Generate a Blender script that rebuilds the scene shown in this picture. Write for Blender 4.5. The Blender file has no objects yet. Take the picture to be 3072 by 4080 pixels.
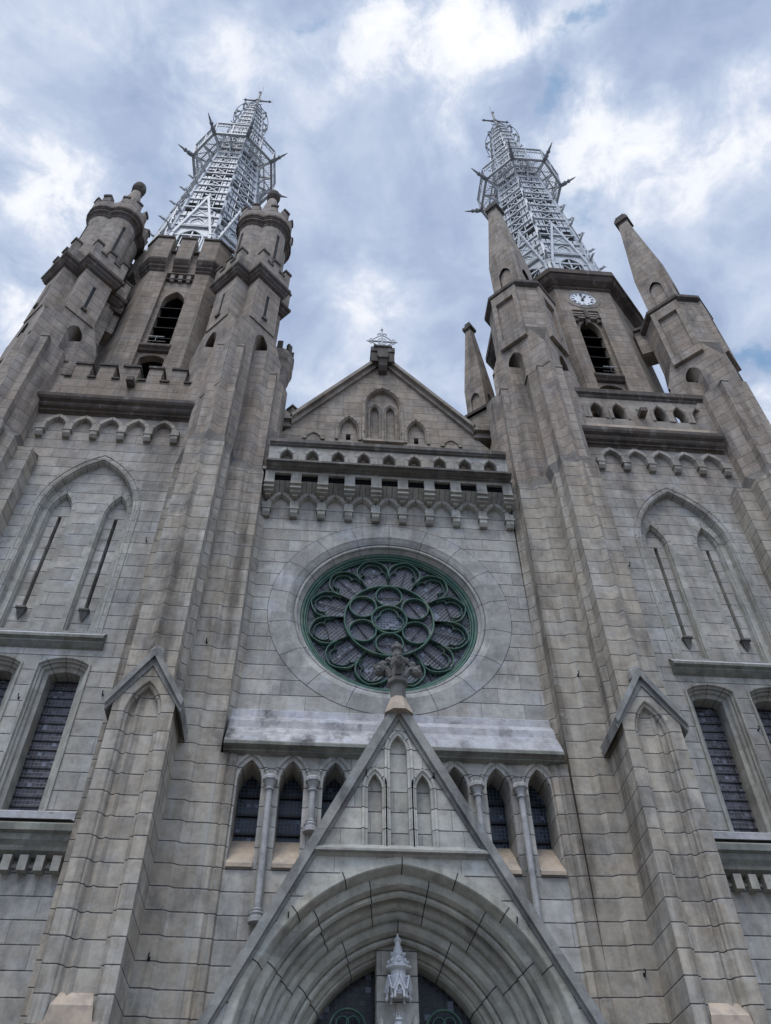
import bpy, bmesh, math, random
from math import sin, cos, pi, sqrt, radians, acos, atan2
from mathutils import Vector, Matrix
from mathutils.geometry import tessellate_polygon
random.seed(7)
S = bpy.context.scene
COL = S.collection

# ------------------------------------------------------------------ camera
cam_d = bpy.data.cameras.new('camera'); cam = bpy.data.objects.new('camera', cam_d); COL.objects.link(cam)
cam_d.sensor_fit = 'HORIZONTAL'; cam_d.sensor_width = 36.0
cam_d.lens = 36.0 * 3250 / 3072
cam_d.clip_start = 0.1; cam_d.clip_end = 5000
_r, _u, _w = (0.99647, -0.08341, -0.00998), (-0.05434, -0.73059, 0.68065), (0.06406, 0.6777, 0.73254)
_M = Matrix(((_r[0], _u[0], -_w[0], -1.49), (_r[1], _u[1], -_w[1], -14.0), (_r[2], _u[2], -_w[2], 1.6), (0, 0, 0, 1)))
cam.matrix_world = _M
S.camera = cam
S.render.resolution_x = 771; S.render.resolution_y = 1024

# ------------------------------------------------------------------ light
SUN_EL, SUN_AZ = radians(64), radians(205)      # azimuth clockwise from +Y
sd = bpy.data.lights.new('sun', 'SUN'); so = bpy.data.objects.new('sun', sd); COL.objects.link(so)
sd.energy = 1.5; sd.angle = radians(20); sd.color = (1.0, 0.96, 0.90)
_dir = Vector((sin(SUN_AZ) * cos(SUN_EL), cos(SUN_AZ) * cos(SUN_EL), sin(SUN_EL)))
so.rotation_euler = _dir.to_track_quat('Z', 'Y').to_euler(); so.location = (0, -60, 120)
S.view_settings.view_transform = 'Standard'; S.view_settings.look = 'None'
S.view_settings.gamma = 1.0; S.view_settings.exposure = 0.12; S.view_settings.use_curve_mapping = False

# ------------------------------------------------------------------ node helper
class NT:
    def __init__(s, nt): s.nt = nt; s.n = nt.nodes; s.l = nt.links
    def node(s, t, **k):
        n = s.n.new(t)
        for a, b in k.items(): setattr(n, a, b)
        return n
    def put(s, sock, v):
        if hasattr(v, 'links'): s.l.new(v, sock)
        elif isinstance(v, (tuple, list)) and len(v) == 3 and sock.type == 'RGBA': sock.default_value = (*v, 1)
        else: sock.default_value = v
    def math(s, op, a, b=0.0, c=0.0, clamp=False):
        n = s.node('ShaderNodeMath', operation=op); n.use_clamp = clamp
        s.put(n.inputs[0], a); s.put(n.inputs[1], b); s.put(n.inputs[2], c)
        return n.outputs[0]
    def vmath(s, op, a, b=(0, 0, 0)):
        n = s.node('ShaderNodeVectorMath', operation=op); s.put(n.inputs[0], a); s.put(n.inputs[1], b)
        return n.outputs['Value'] if op in ('DOT_PRODUCT', 'LENGTH', 'DISTANCE') else n.outputs[0]
    def mix(s, f, a, b, mode='MIX'):
        n = s.node('ShaderNodeMix', data_type='RGBA', blend_type=mode)
        s.put(n.inputs[0], f); s.put(n.inputs[6], a); s.put(n.inputs[7], b); return n.outputs[2]
    def mapr(s, v, a, b, c=0.0, d=1.0, smooth=False):
        n = s.node('ShaderNodeMapRange'); n.clamp = True
        if smooth: n.interpolation_type = 'SMOOTHSTEP'
        for i, x in enumerate((v, a, b, c, d)): s.put(n.inputs[i], x)
        return n.outputs[0]
    def noise(s, vec, scale, detail=4, rough=0.55, dist=0.0):
        n = s.node('ShaderNodeTexNoise'); s.put(n.inputs['Vector'], vec)
        n.inputs['Scale'].default_value = scale; n.inputs['Detail'].default_value = detail
        n.inputs['Roughness'].default_value = rough; n.inputs['Distortion'].default_value = dist
        return n.outputs['Fac']
    def white(s, a, b, c):
        cx = s.node('ShaderNodeCombineXYZ'); s.put(cx.inputs[0], a); s.put(cx.inputs[1], b); s.put(cx.inputs[2], c)
        n = s.node('ShaderNodeTexWhiteNoise', noise_dimensions='3D'); s.l.new(cx.outputs[0], n.inputs[0]); return n.outputs['Value']
    def scale(s, vec, xyz):
        n = s.node('ShaderNodeMapping'); s.l.new(vec, n.inputs[0]); n.inputs['Scale'].default_value = xyz; return n.outputs[0]

# ------------------------------------------------------------------ sky
world = bpy.data.worlds.new('World'); S.world = world; world.use_nodes = True
w = NT(world.node_tree); w.n.clear()
sky = w.node('ShaderNodeTexSky', sky_type='NISHITA'); sky.sun_disc = False
sky.sun_elevation = SUN_EL; sky.sun_rotation = SUN_AZ; sky.air_density = 1.2; sky.dust_density = 2.0
skyc = w.mix(1.0, sky.outputs[0], (0.09, 0.095, 0.10), 'MULTIPLY')
tc = w.node('ShaderNodeTexCoord'); d = tc.outputs['Generated']
sx = w.node('ShaderNodeSeparateXYZ'); w.l.new(d, sx.inputs[0])
zz = w.math('ADD', w.math('MAXIMUM', sx.outputs[2], 0.02), 0.10)
cp = w.node('ShaderNodeCombineXYZ'); w.l.new(w.math('DIVIDE', sx.outputs[0], zz), cp.inputs[0]); w.l.new(w.math('DIVIDE', sx.outputs[1], zz), cp.inputs[1])
P = cp.outputs[0]
wn = w.node('ShaderNodeTexNoise'); w.l.new(P, wn.inputs['Vector']); wn.inputs['Scale'].default_value = 8.0; wn.inputs['Detail'].default_value = 10; wn.inputs['Roughness'].default_value = 0.62
warp = w.vmath('SCALE', w.vmath('SUBTRACT', wn.outputs['Color'], (0.5, 0.5, 0.5))); warp.node.inputs[3].default_value = 0.20
PW = w.vmath('ADD', P, warp)
def blob(x, y, rx, ry, rot=0.0):
    mp = w.node('ShaderNodeMapping', vector_type='TEXTURE'); w.l.new(PW, mp.inputs[0])
    mp.inputs['Location'].default_value = (x, y, 0); mp.inputs['Rotation'].default_value = (0, 0, rot); mp.inputs['Scale'].default_value = (rx, ry, 1)
    return w.math('EXPONENT', w.math('MULTIPLY', w.math('POWER', w.vmath('LENGTH', mp.outputs[0]), 2.0), -1.0))
def total(lst):
    t = None
    for amp, *b in lst:
        v = w.math('MULTIPLY', blob(*b), amp); t = v if t is None else w.math('ADD', t, v)
    return t
bright = total([(0.55, 0.03, 0.205, 0.07, 0.03, -0.3), (0.75, 0.14, 0.19, 0.085, 0.035, -0.2), (0.55, 0.31, 0.29, 0.09, 0.05, 0.5), (0.5, 0.235, 0.305, 0.05, 0.06, 0),
                (0.75, -0.335, 0.385, 0.07, 0.05, 0.4), (0.5, 0.41, 0.235, 0.06, 0.05, 0), (0.4, 0.03, 0.47, 0.035, 0.05, 0), (0.38, -0.15, 0.235, 0.10, 0.06, 0),
                (0.28, 0.03, 0.62, 0.12, 0.07, 0), (0.6, -0.37, 0.56, 0.08, 0.08, 0), (0.35, 0.10, 0.26, 0.04, 0.07, 0), (0.6, 0.55, 0.62, 0.07, 0.05, 0), (0.3, -0.13, 0.33, 0.05, 0.08, 0)])
blue = total([(0.95, 0.21, 0.178, 0.032, 0.018, 0), (0.9, 0.202, 0.248, 0.030, 0.026, 0.6), (0.6, -0.04, 0.203, 0.05, 0.012, 0.2), (0.95, 0.53, 0.52, 0.035, 0.022, 0.2), (0.45, -0.215, 0.37, 0.05, 0.03, 0),
              (0.8, -0.05, 0.68, 0.06, 0.05, 0), (0.6, 0.262, 0.35, 0.022, 0.03, 0), (0.30, 0.34, 0.47, 0.08, 0.03, 0)])
n1 = w.noise(P, 5.5, 10, 0.56, 0.5); n2 = w.noise(P, 15.0, 12, 0.64, 0.5); n3 = w.noise(P, 2.3, 4, 0.5)
base = w.math('ADD', w.math('ADD', w.math('MULTIPLY', n1, 0.9), w.math('MULTIPLY', n2, 0.26)), w.math('MULTIPLY', n3, 0.35))
lum = w.math('ADD', w.mapr(base, 0.56, 1.04), w.math('MULTIPLY', w.math('MULTIPLY', bright, w.mapr(n2, 0.30, 0.62, 0.45, 1.45)), 0.95))
cr = w.node('ShaderNodeValToRGB'); w.l.new(w.math('MULTIPLY', lum, 0.74), cr.inputs[0])
e = cr.color_ramp.elements
e[0].position = 0.0; e[0].color = (0.290, 0.375, 0.555, 1)
e[1].position = 1.0; e[1].color = (0.93, 0.94, 0.98, 1)
for p_, c_ in ((0.25, (0.40, 0.485, 0.660, 1)), (0.5, (0.555, 0.63, 0.780, 1)), (0.75, (0.82, 0.85, 0.92, 1))):
    k = e.new(p_); k.color = c_
# open sky between the clouds
openk = w.math('MULTIPLY', w.mapr(w.math('ADD', blue, w.math('MULTIPLY', w.math('SUBTRACT', n2, 0.5), 2.4)), 0.15, 1.15, 0, 1, True), 0.80)
hole = w.mix(0.6, skyc, (0.20, 0.40, 0.66))
cloud = w.mix(openk, cr.outputs[0], hole)
# unseen sky behind the camera (towards the sun) is boosted to light the facade
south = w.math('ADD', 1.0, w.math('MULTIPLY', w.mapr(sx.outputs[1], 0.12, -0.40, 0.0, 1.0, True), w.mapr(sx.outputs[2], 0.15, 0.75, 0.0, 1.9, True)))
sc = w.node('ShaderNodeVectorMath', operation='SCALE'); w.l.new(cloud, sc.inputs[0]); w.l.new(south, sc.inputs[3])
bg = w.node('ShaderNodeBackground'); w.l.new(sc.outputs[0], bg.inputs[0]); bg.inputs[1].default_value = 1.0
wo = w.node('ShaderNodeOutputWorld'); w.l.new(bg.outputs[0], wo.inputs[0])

# ------------------------------------------------------------------ materials
def newmat(name):
    m = bpy.data.materials.new(name); m.use_nodes = True; t = NT(m.node_tree)
    b = t.n['Principled BSDF']; b.inputs['Specular IOR Level'].default_value = 0.25
    return m, t, b

def stone(name, low=(0.355, 0.345, 0.315), high=(0.285, 0.245, 0.205), h=0.39, off=0.0, bw=0.95, vert=True, soot=0.35, joint=0.16, zl=15.0, zh=24.0, jw=0.011, streak=1.0, light=0.3, rows=True, grime=0.25):
    m, t, b = newmat(name)
    g = t.node('ShaderNodeNewGeometry'); pos = g.outputs['Position']
    sp = t.node('ShaderNodeSeparateXYZ'); t.l.new(pos, sp.inputs[0])
    sn = t.node('ShaderNodeSeparateXYZ'); t.l.new(g.outputs['True Normal'], sn.inputs[0])
    X, Y, Z = sp.outputs
    u = t.math('SUBTRACT', t.math('MULTIPLY', Y, sn.outputs[0]), t.math('MULTIPLY', X, sn.outputs[1]))
    zr = t.math('DIVIDE', t.math('SUBTRACT', Z, off), h)
    row = t.math('FLOOR', zr); fz = t.math('FRACT', zr)
    dz = t.math('MULTIPLY', t.math('MINIMUM', fz, t.math('SUBTRACT', 1.0, fz)), h)
    wob = t.math('MULTIPLY', t.math('SUBTRACT', t.noise(pos, 9.0, 2), 0.5), 0.012)
    jz = t.mapr(t.math('ADD', dz, wob), jw * 0.35, jw * 1.25, 1.0, 0.0)
    facing = t.mapr(t.math('ABSOLUTE', sn.outputs[2]), 0.5, 0.8, 1.0, 0.0)
    jit = t.math('MULTIPLY', t.white(row, 3.0, 1.0), 0.55)
    ur = t.math('ADD', t.math('DIVIDE', u, bw), t.math('ADD', t.math('MULTIPLY', t.math('MODULO', t.math('ABSOLUTE', row), 2.0), 0.5), jit))
    colm = t.math('FLOOR', ur); fu = t.math('FRACT', ur)
    jm = jz
    if vert:
        du = t.math('MULTIPLY', t.math('MINIMUM', fu, t.math('SUBTRACT', 1.0, fu)), bw)
        ju = t.math('MULTIPLY', t.mapr(du, jw * 0.3, jw * 0.9, 1.0, 0.0), 0.45)
        jm = t.math('MAXIMUM', jz, ju)
        hsh = t.white(row, colm, 2.0)
    else:
        # one block per face: tell faces apart by their normal
        hsh = t.white(row, t.math('FLOOR', t.math('MULTIPLY', u, 2.1)), t.math('FLOOR', t.math('MULTIPLY', sn.outputs[0], 3.0)))
    jm = t.math('MULTIPLY', jm, facing) if rows else t.math('MULTIPLY', jm, 0.0)
    hz = t.mapr(Z, zl, zh)
    nb = t.noise(pos, 0.55, 4, 0.6)
    hz2 = t.mapr(t.math('ADD', hz, t.math('MULTIPLY', t.math('SUBTRACT', nb, 0.5), 0.9)), 0.2, 0.8)
    c = t.mix(hz2, low, high)
    # greenish-warm / bluish drifts
    c = t.mix(t.mapr(t.noise(pos, 0.9, 3), 0.35, 0.7, 0, 0.40), c, t.mix(1.0, c, (1.10, 0.97, 0.84), 'MULTIPLY'))
    c = t.mix(t.mapr(t.noise(pos, 1.3, 4), 0.50, 0.68, 0, 0.55), c, t.mix(1.0, c, (1.12, 1.20, 1.34), 'MULTIPLY'))
    hb = t.math('SUBTRACT', t.mapr(hsh, 0, 1, 0.84, 1.16), t.mapr(hsh, 0.90, 0.93, 0, 0.32))
    vv = t.node('ShaderNodeVectorMath', operation='SCALE'); t.l.new(c, vv.inputs[0]); t.l.new(hb, vv.inputs[3]); c = vv.outputs[0]
    # fine mottling
    mo = t.mapr(t.noise(pos, 4.0, 8, 0.74), 0.3, 0.7, 0.70, 1.26)
    vv = t.node('ShaderNodeVectorMath', operation='SCALE'); t.l.new(c, vv.inputs[0]); t.l.new(mo, vv.inputs[3]); c = vv.outputs[0]
    # rain streaks
    st = t.noise(t.scale(pos, (4.5, 4.5, 0.35)), 1.0, 5, 0.65)
    c = t.mix(t.mapr(st, 0.54, 0.72, 0, 0.42 * streak), c, t.mix(1.0, c, (0.50, 0.48, 0.47), 'MULTIPLY'))
    c = t.mix(t.mapr(st, 0.44, 0.30, 0, 0.36 * streak), c, (0.36, 0.355, 0.33))
    # black crust in patches
    so_ = t.noise(t.scale(pos, (1.0, 1.0, 0.6)), 1.1, 8, 0.66, 0.2)
    c = t.mix(t.mapr(so_, 0.54, 0.68, 0, soot * 1.45), c, (0.095, 0.09, 0.088))
    c = t.mix(t.mapr(t.noise(pos, 5.0, 6, 0.7), 0.60, 0.68, 0, soot * 0.7), c, (0.10, 0.095, 0.09))
    # long sooty runs down the wall
    gr = t.noise(t.scale(pos, (1.5, 1.5, 0.11)), 1.0, 6, 0.62, 0.15)
    gmod = t.noise(pos, 0.33, 4, 0.6)
    c = t.mix(t.math('MULTIPLY', t.mapr(t.math('ADD', gr, t.math('MULTIPLY', t.math('SUBTRACT', gmod, 0.5), 0.35)), 0.52, 0.66), grime * 1.9, 0.0, True), c, t.mix(1.0, c, (0.34, 0.325, 0.315), 'MULTIPLY'))
    # pale scrubbed patches with ragged edges
    pl = t.noise(pos, 2.1, 8, 0.72)
    c = t.mix(t.mapr(pl, 0.585, 0.62, 0, light), c, (0.37, 0.365, 0.35))
    # weak pale bloom under the joints, dark line in them
    bloom = t.math('MULTIPLY', t.mapr(t.math('SUBTRACT', 1.0, fz), 0.0, 0.10, 0.22, 0.0), facing)
    if rows: c = t.mix(bloom, c, (0.45, 0.43, 0.41))
    c = t.mix(jm, c, (joint * 0.30, joint * 0.29, joint * 0.30))
    t.l.new(c, b.inputs['Base Color']); b.inputs['Roughness'].default_value = 0.92
    bp = t.node('ShaderNodeBump'); bp.inputs['Strength'].default_value = 0.5; bp.inputs['Distance'].default_value = 0.02
    hgt = t.math('SUBTRACT', t.math('MULTIPLY', t.noise(pos, 14.0, 5, 0.7), 0.6), t.math('MULTIPLY', jm, 1.0))
    t.l.new(hgt, bp.inputs['Height']); t.l.new(bp.outputs[0], b.inputs['Normal'])
    return m

def plain(name, col, rough=0.8, var=0.15, metal=0.0, sc=3.0, spec=0.25, dirt=None, streak=False):
    m, t, b = newmat(name)
    g = t.node('ShaderNodeNewGeometry'); pos = g.outputs['Position']
    n = t.noise(t.scale(pos, (3, 3, 0.6)) if streak else pos, 1.0 if streak else sc, 6, 0.65)
    c = t.mix(t.mapr(n, 0.3, 0.7), tuple(x * (1 - var) for x in col), tuple(min(1, x * (1 + var)) for x in col))
    if dirt: c = t.mix(t.mapr(t.noise(pos, 2.6, 7, 0.7), 0.50, 0.62, 0, dirt[3]), c, dirt[:3])
    t.l.new(c, b.inputs['Base Color']); b.inputs['Roughness'].default_value = rough; b.inputs['Metallic'].default_value = metal
    b.inputs['Specular IOR Level'].default_value = spec
    return m

M = {}
M['wall'] = stone('ashlar_wall', off=12.90 % 0.39)
M['pier'] = stone('ashlar_pier', vert=False, off=12.90 % 0.39, soot=0.42, low=(0.335, 0.305, 0.255), grime=0.42, streak=1.5)
M['upper'] = stone('ashlar_turret', vert=False, grime=0.36, low=(0.33, 0.30, 0.25), h=0.42, off=22.62 % 0.42, soot=0.45, streak=1.2, light=0.12, zl=13, zh=21)
M['belfry'] = stone('ashlar_belfry', grime=0.3, h=0.42, off=25.04 % 0.42, bw=0.8, soot=0.40, light=0.10, high=(0.255, 0.213, 0.172))
M['gable'] = stone('ashlar_gable', grime=0.3, h=0.40, off=0.1, bw=0.8, soot=0.40, light=0.16, high=(0.285, 0.245, 0.20))
M['portal'] = stone('ashlar_portal', grime=0.12, h=0.39, off=8.26 % 0.39, bw=0.72, soot=0.12, low=(0.41, 0.405, 0.365), light=0.2, streak=0.6)
M['ring'] = stone('rose_ring_stone', rows=False, low=(0.34, 0.338, 0.32), high=(0.34, 0.338, 0.32), soot=0.25, streak=1.2, light=0.25)
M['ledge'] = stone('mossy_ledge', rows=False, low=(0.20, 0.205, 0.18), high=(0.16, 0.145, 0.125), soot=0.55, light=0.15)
M['copestone'] = stone('grey_coping', rows=False, low=(0.235, 0.235, 0.22), soot=0.6, light=0.15)
M['arch'] = stone('portal_voussoir', rows=False, low=(0.38, 0.375, 0.325), high=(0.38, 0.375, 0.325), soot=0.10, light=0.2, streak=0.5)
M['trim'] = stone('moulded_stone', rows=False, low=(0.335, 0.33, 0.295), high=(0.265, 0.235, 0.20), soot=0.22, streak=0.8, light=0.15)
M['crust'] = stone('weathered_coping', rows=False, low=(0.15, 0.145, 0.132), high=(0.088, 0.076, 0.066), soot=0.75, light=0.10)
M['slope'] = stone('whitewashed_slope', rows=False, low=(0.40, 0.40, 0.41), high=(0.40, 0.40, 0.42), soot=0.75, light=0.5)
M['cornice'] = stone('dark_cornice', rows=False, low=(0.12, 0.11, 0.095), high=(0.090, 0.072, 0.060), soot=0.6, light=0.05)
M['peach'] = plain('peach_painted_sill', (0.40, 0.325, 0.25), 0.85, 0.22, dirt=(0.24, 0.21, 0.18, 0.7))
M['joint'] = plain('mortar_joint', (0.045, 0.045, 0.05), 0.95, 0.1)
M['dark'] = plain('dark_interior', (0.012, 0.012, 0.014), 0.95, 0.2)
M['louvre'] = plain('louvre_board', (0.016, 0.016, 0.017), 0.8, 0.2)
M['green'] = plain('green_painted_iron', (0.05, 0.115, 0.088), 0.5, 0.3, dirt=(0.16, 0.21, 0.15, 0.6), spec=0.4)
M['iron'] = plain('pale_painted_iron', (0.43, 0.455, 0.475), 0.55, 0.12, sc=5, spec=0.4, dirt=(0.30, 0.32, 0.33, 0.5))
M['iron_grey'] = plain('weathered_iron', (0.20, 0.21, 0.22), 0.6, 0.2, spec=0.4)
M['white'] = plain('white_paint', (0.62, 0.63, 0.64), 0.6, 0.08, dirt=(0.38, 0.38, 0.38, 0.4))
M['column'] = plain('grey_column_stone', (0.34, 0.335, 0.33), 0.8, 0.22, sc=6, dirt=(0.18, 0.17, 0.16, 0.6))
M['black'] = plain('black_metal', (0.02, 0.02, 0.022), 0.5, 0.2)
M['rust'] = plain('rusty_iron', (0.10, 0.045, 0.025), 0.9, 0.4, sc=30)
M['dial'] = plain('clock_dial_white', (0.74, 0.75, 0.77), 0.5, 0.03)
M['leaf'] = plain('weed_leaf', (0.07, 0.10, 0.04), 0.7, 0.4, sc=40)
M['lead'] = plain('lead_came', (0.34, 0.33, 0.36), 0.6, 0.2)

def glass(name, col, lead=(0.30, 0.29, 0.32), cell=0.12, diag=False, rosette=True, bars=0.0):
    m, t, b = newmat(name)
    g = t.node('ShaderNodeNewGeometry'); pos = g.outputs['Position']
    sp = t.node('ShaderNodeSeparateXYZ'); t.l.new(pos, sp.inputs[0]); X, Y, Z = sp.outputs
    if diag:
        a = t.math('ADD', X, t.math('MULTIPLY', Z, 0.9)); c = t.math('SUBTRACT', X, t.math('MULTIPLY', Z, 0.9))
    else: a, c = X, Z
    def line(v, s_, wd):
        f = t.math('FRACT', t.math('DIVIDE', v, s_)); return t.mapr(t.math('MINIMUM', f, t.math('SUBTRACT', 1.0, f)), wd * 0.4, wd, 1, 0)
    L = t.math('MAXIMUM', line(a, cell, 0.085), line(c, cell, 0.085))
    ca = t.math('FLOOR', t.math('DIVIDE', a, cell)); cc = t.math('FLOOR', t.math('DIVIDE', c, cell))
    if rosette:
        s2 = cell * 2
        fx = t.math('SUBTRACT', t.math('FRACT', t.math('DIVIDE', t.math('ADD', a, cell / 2), s2)), 0.5); fz = t.math('SUBTRACT', t.math('FRACT', t.math('DIVIDE', t.math('ADD', c, cell / 2), s2)), 0.5)
        rr = t.math('SQRT', t.math('ADD', t.math('MULTIPLY', fx, fx), t.math('MULTIPLY', fz, fz)))
        L = t.math('MAXIMUM', L, t.mapr(t.math('ABSOLUTE', t.math('SUBTRACT', rr, 0.26)), 0.015, 0.05, 1, 0))
    hsh = t.white(ca, cc, 5.0)
    pane = t.mix(t.mapr(hsh, 0.2, 1.0), tuple(x * 0.5 for x in col), tuple(x * 1.6 for x in col))
    pane = t.mix(t.mapr(hsh, 0.93, 0.97, 0, 0.5), pane, (0.25, 0.28, 0.36))
    t.l.new(t.mix(t.math('MULTIPLY', L, 0.75), pane, lead), b.inputs['Base Color'])
    b.inputs['Roughness'].default_value = 0.35; b.inputs['Specular IOR Level'].default_value = 0.35
    bp = t.node('ShaderNodeBump'); bp.inputs['Strength'].default_value = 0.35; bp.inputs['Distance'].default_value = 0.01
    t.l.new(t.math('ADD', L, t.math('MULTIPLY', hsh, 0.6)), bp.inputs['Height']); t.l.new(bp.outputs[0], b.inputs['Normal'])
    return m
M['glass_side'] = glass('leaded_glass_mauve', (0.060, 0.055, 0.068), cell=0.075, lead=(0.14, 0.14, 0.155))
M['glass_dark'] = glass('leaded_glass_dark', (0.012, 0.014, 0.020), cell=0.10, lead=(0.06, 0.065, 0.075))
M['glass_blue'] = glass('leaded_glass_blue', (0.015, 0.028, 0.05), cell=0.075, lead=(0.16, 0.18, 0.21))
M['glass_rose'] = glass('leaded_glass_rose', (0.018, 0.023, 0.034), cell=0.105, lead=(0.17, 0.18, 0.20), diag=True, rosette=False)
M['glass_disc'] = glass('leaded_glass_discs', (0.014, 0.018, 0.032), cell=0.07, lead=(0.20, 0.205, 0.23), diag=True, rosette=True)

# ------------------------------------------------------------------ mesh builder
def SH(s, x, z):
    """world x of a point built at outward distance x on side s"""
    if s < 0: return -x
    return x + 0.011 * (min(z, 34) - 4) + 0.022 * max(0, x - 5)

class MB:
    TF = None
    def __init__(s): s.v = []; s.f = []; s.m = []
    def add(s, vs, fs, mi=0):
        n = len(s.v); s.v += [tuple(v) for v in vs]; s.f += [tuple(i + n for i in f) for f in fs]; s.m += [mi] * len(fs); return s
    def box(s, x0, x1, y0, y1, z0, z1, mi=0):
        return s.add([(x0, y0, z0), (x1, y0, z0), (x1, y1, z0), (x0, y1, z0), (x0, y0, z1), (x1, y0, z1), (x1, y1, z1), (x0, y1, z1)],
                     [(0, 3, 2, 1), (4, 5, 6, 7), (0, 1, 5, 4), (1, 2, 6, 5), (2, 3, 7, 6), (3, 0, 4, 7)], mi)
    def quad(s, a, b, c, d, mi=0): return s.add([a, b, c, d], [(0, 1, 2, 3)], mi)
    def loft(s, rings, closed=True, cap0=False, cap1=False, mi=0):
        n = len(rings[0]); vs = [p for r in rings for p in r]; fs = []
        for k in range(len(rings) - 1):
            for i in range(n if closed else n - 1):
                j = (i + 1) % n; fs.append((k * n + i, k * n + j, (k + 1) * n + j, (k + 1) * n + i))
        s.add(vs, fs, mi)
        if cap0: s.cap(rings[0], mi)
        if cap1: s.cap(rings[-1], mi)
        return s
    def cap(s, ring, mi=0):
        tris = tessellate_polygon([[Vector(p) for p in ring]]); return s.add(ring, [tuple(t) for t in tris], mi)
    def plate(s, outer, holes, y, mi=0):
        """polygon in the x-z plane with holes, at depth y"""
        polys = [[Vector((x, z, 0)) for x, z in p] for p in [outer] + holes]
        flat = [(p[0], y, p[1]) for poly in [outer] + holes for p in poly]
        fs = []
        for t in tessellate_polygon(polys):
            a, b, c = (flat[i] for i in t)
            cr_ = (b[0] - a[0]) * (c[2] - a[2]) - (b[2] - a[2]) * (c[0] - a[0])
            if abs(cr_) > 1e-9: fs.append(tuple(t) if cr_ > 0 else tuple(t)[::-1])
        return s.add(flat, fs, mi)
    def prism(s, poly, y0, y1, mi=0):
        n = len(poly); s.plate(poly, [], y0, mi); s.plate(poly, [], y1, mi)
        return s.loft([[(x, y0, z) for x, z in poly], [(x, y1, z) for x, z in poly]], True, mi=mi)
    def hprism(s, poly, z0, z1, mi=0, cap=True):
        return s.loft([[(x, y, z0) for x, y in poly], [(x, y, z1) for x, y in poly]], True, cap, cap, mi)
    def sweep(s, paths, closed=False, mi=0):
        """paths: list of (list of (x,z), y)"""
        return s.loft([[(x, y, z) for x, z in p] for p, y in paths], closed, mi=mi)
    def beam(s, a, b, w=0.1, h=None, mi=0, up=(0, 0, 1)):
        h = h or w; a = Vector(a); b = Vector(b); d_ = (b - a)
        if d_.length < 1e-6: return s
        d_.normalize(); up = Vector(up)
        if abs(d_.dot(up)) > 0.98: up = Vector((0, 1, 0))
        r = d_.cross(up).normalized(); q = r.cross(d_).normalized()
        o = [r * (i * w / 2) + q * (j * h / 2) for i, j in ((-1, -1), (1, -1), (1, 1), (-1, 1))]
        return s.add([a + k for k in o] + [b + k for k in o], [(0, 3, 2, 1), (4, 5, 6, 7), (0, 1, 5, 4), (1, 2, 6, 5), (2, 3, 7, 6), (3, 0, 4, 7)], mi)
    def tube(s, pts, r, n=8, mi=0, closed=False):
        pts = [Vector(p) for p in pts]; rings = []; N = len(pts)
        for i, p in enumerate(pts):
            if closed: t = pts[(i + 1) % N] - pts[i - 1]
            else: t = pts[min(i + 1, N - 1)] - pts[max(i - 1, 0)]
            t.normalize(); up = Vector((0, 1, 0)) if abs(t.y) < 0.9 else Vector((0, 0, 1))
            a = t.cross(up).normalized(); b = a.cross(t)
            rr = r[i] if isinstance(r, (list, tuple)) else r
            rings.append([tuple(p + (a * cos(2 * pi * k / n) + b * sin(2 * pi * k / n)) * rr) for k in range(n)])
        if closed: rings.append(rings[0])
        return s.loft(rings, True, not closed, not closed, mi)
    def lathe(s, cx, cy, prof, n=16, rot=0.0, mi=0, caps=True, sy=1.0):
        rings = [[(cx + r * cos(rot + 2 * pi * k / n), cy + sy * r * sin(rot + 2 * pi * k / n), z) for k in range(n)] for r, z in prof]
        return s.loft(rings, True, caps, caps, mi)
    def rib(s, pts, wd, y0, y1, mi=0, closed=False, ch=0.35):
        """flat bar of width wd following pts (x,z), from y0 (front) to y1, with a chamfered face"""
        N = len(pts); L = []; R = []
        for i in range(N):
            if closed: t = Vector(pts[(i + 1) % N]) - Vector(pts[i - 1])
            else: t = Vector(pts[min(i + 1, N - 1)]) - Vector(pts[max(i - 1, 0)])
            t = Vector((t[0], t[1])); t.normalize(); nrm = Vector((-t[1], t[0])); p = Vector(pts[i])
            L.append((p, nrm))
        prof = [(-0.5, y1), (-0.5, y0 + wd * ch), (-0.5 + ch, y0), (0.5 - ch, y0), (0.5, y0 + wd * ch), (0.5, y1)]
        rings = [[(p[0] + nn[0] * wd * a, y, p[1] + nn[1] * wd * a) for a, y in prof] for p, nn in L]
        if closed: rings.append(rings[0])
        return s.loft(rings, False, mi=mi)
    def build(s, name, mat, parent=None, side=0, shift=True, smooth=False, kind=None, label=None):
        vs = s.v
        if MB.TF: vs = [MB.TF(side, shift, *v) for v in vs]
        if side: vs = [(SH(side, x, z) if shift else side * x, y, z) for x, y, z in s.v]
        fs = [f[::-1] for f in s.f] if side < 0 else s.f
        me = bpy.data.meshes.new(name); me.from_pydata(vs, [], fs)
        mats = mat if isinstance(mat, list) else [mat]
        for k in mats: me.materials.append(M[k])
        if len(mats) > 1:
            for p, k in zip(me.polygons, s.m): p.material_index = k
        if smooth:
            for p in me.polygons: p.use_smooth = True
        me.update()
        o = bpy.data.objects.new(name, me); COL.objects.link(o)
        if parent: o.parent = parent
        if kind: o['kind'] = kind
        if label: o['label'] = label
        return o

def thing(name, label, cat, loc=(0, 0, 0), group=None):
    o = bpy.data.objects.new(name, None); COL.objects.link(o); o.location = loc; o.empty_display_size = 0.5
    o['label'] = label; o['category'] = cat
    if group: o['group'] = group
    return o

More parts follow.
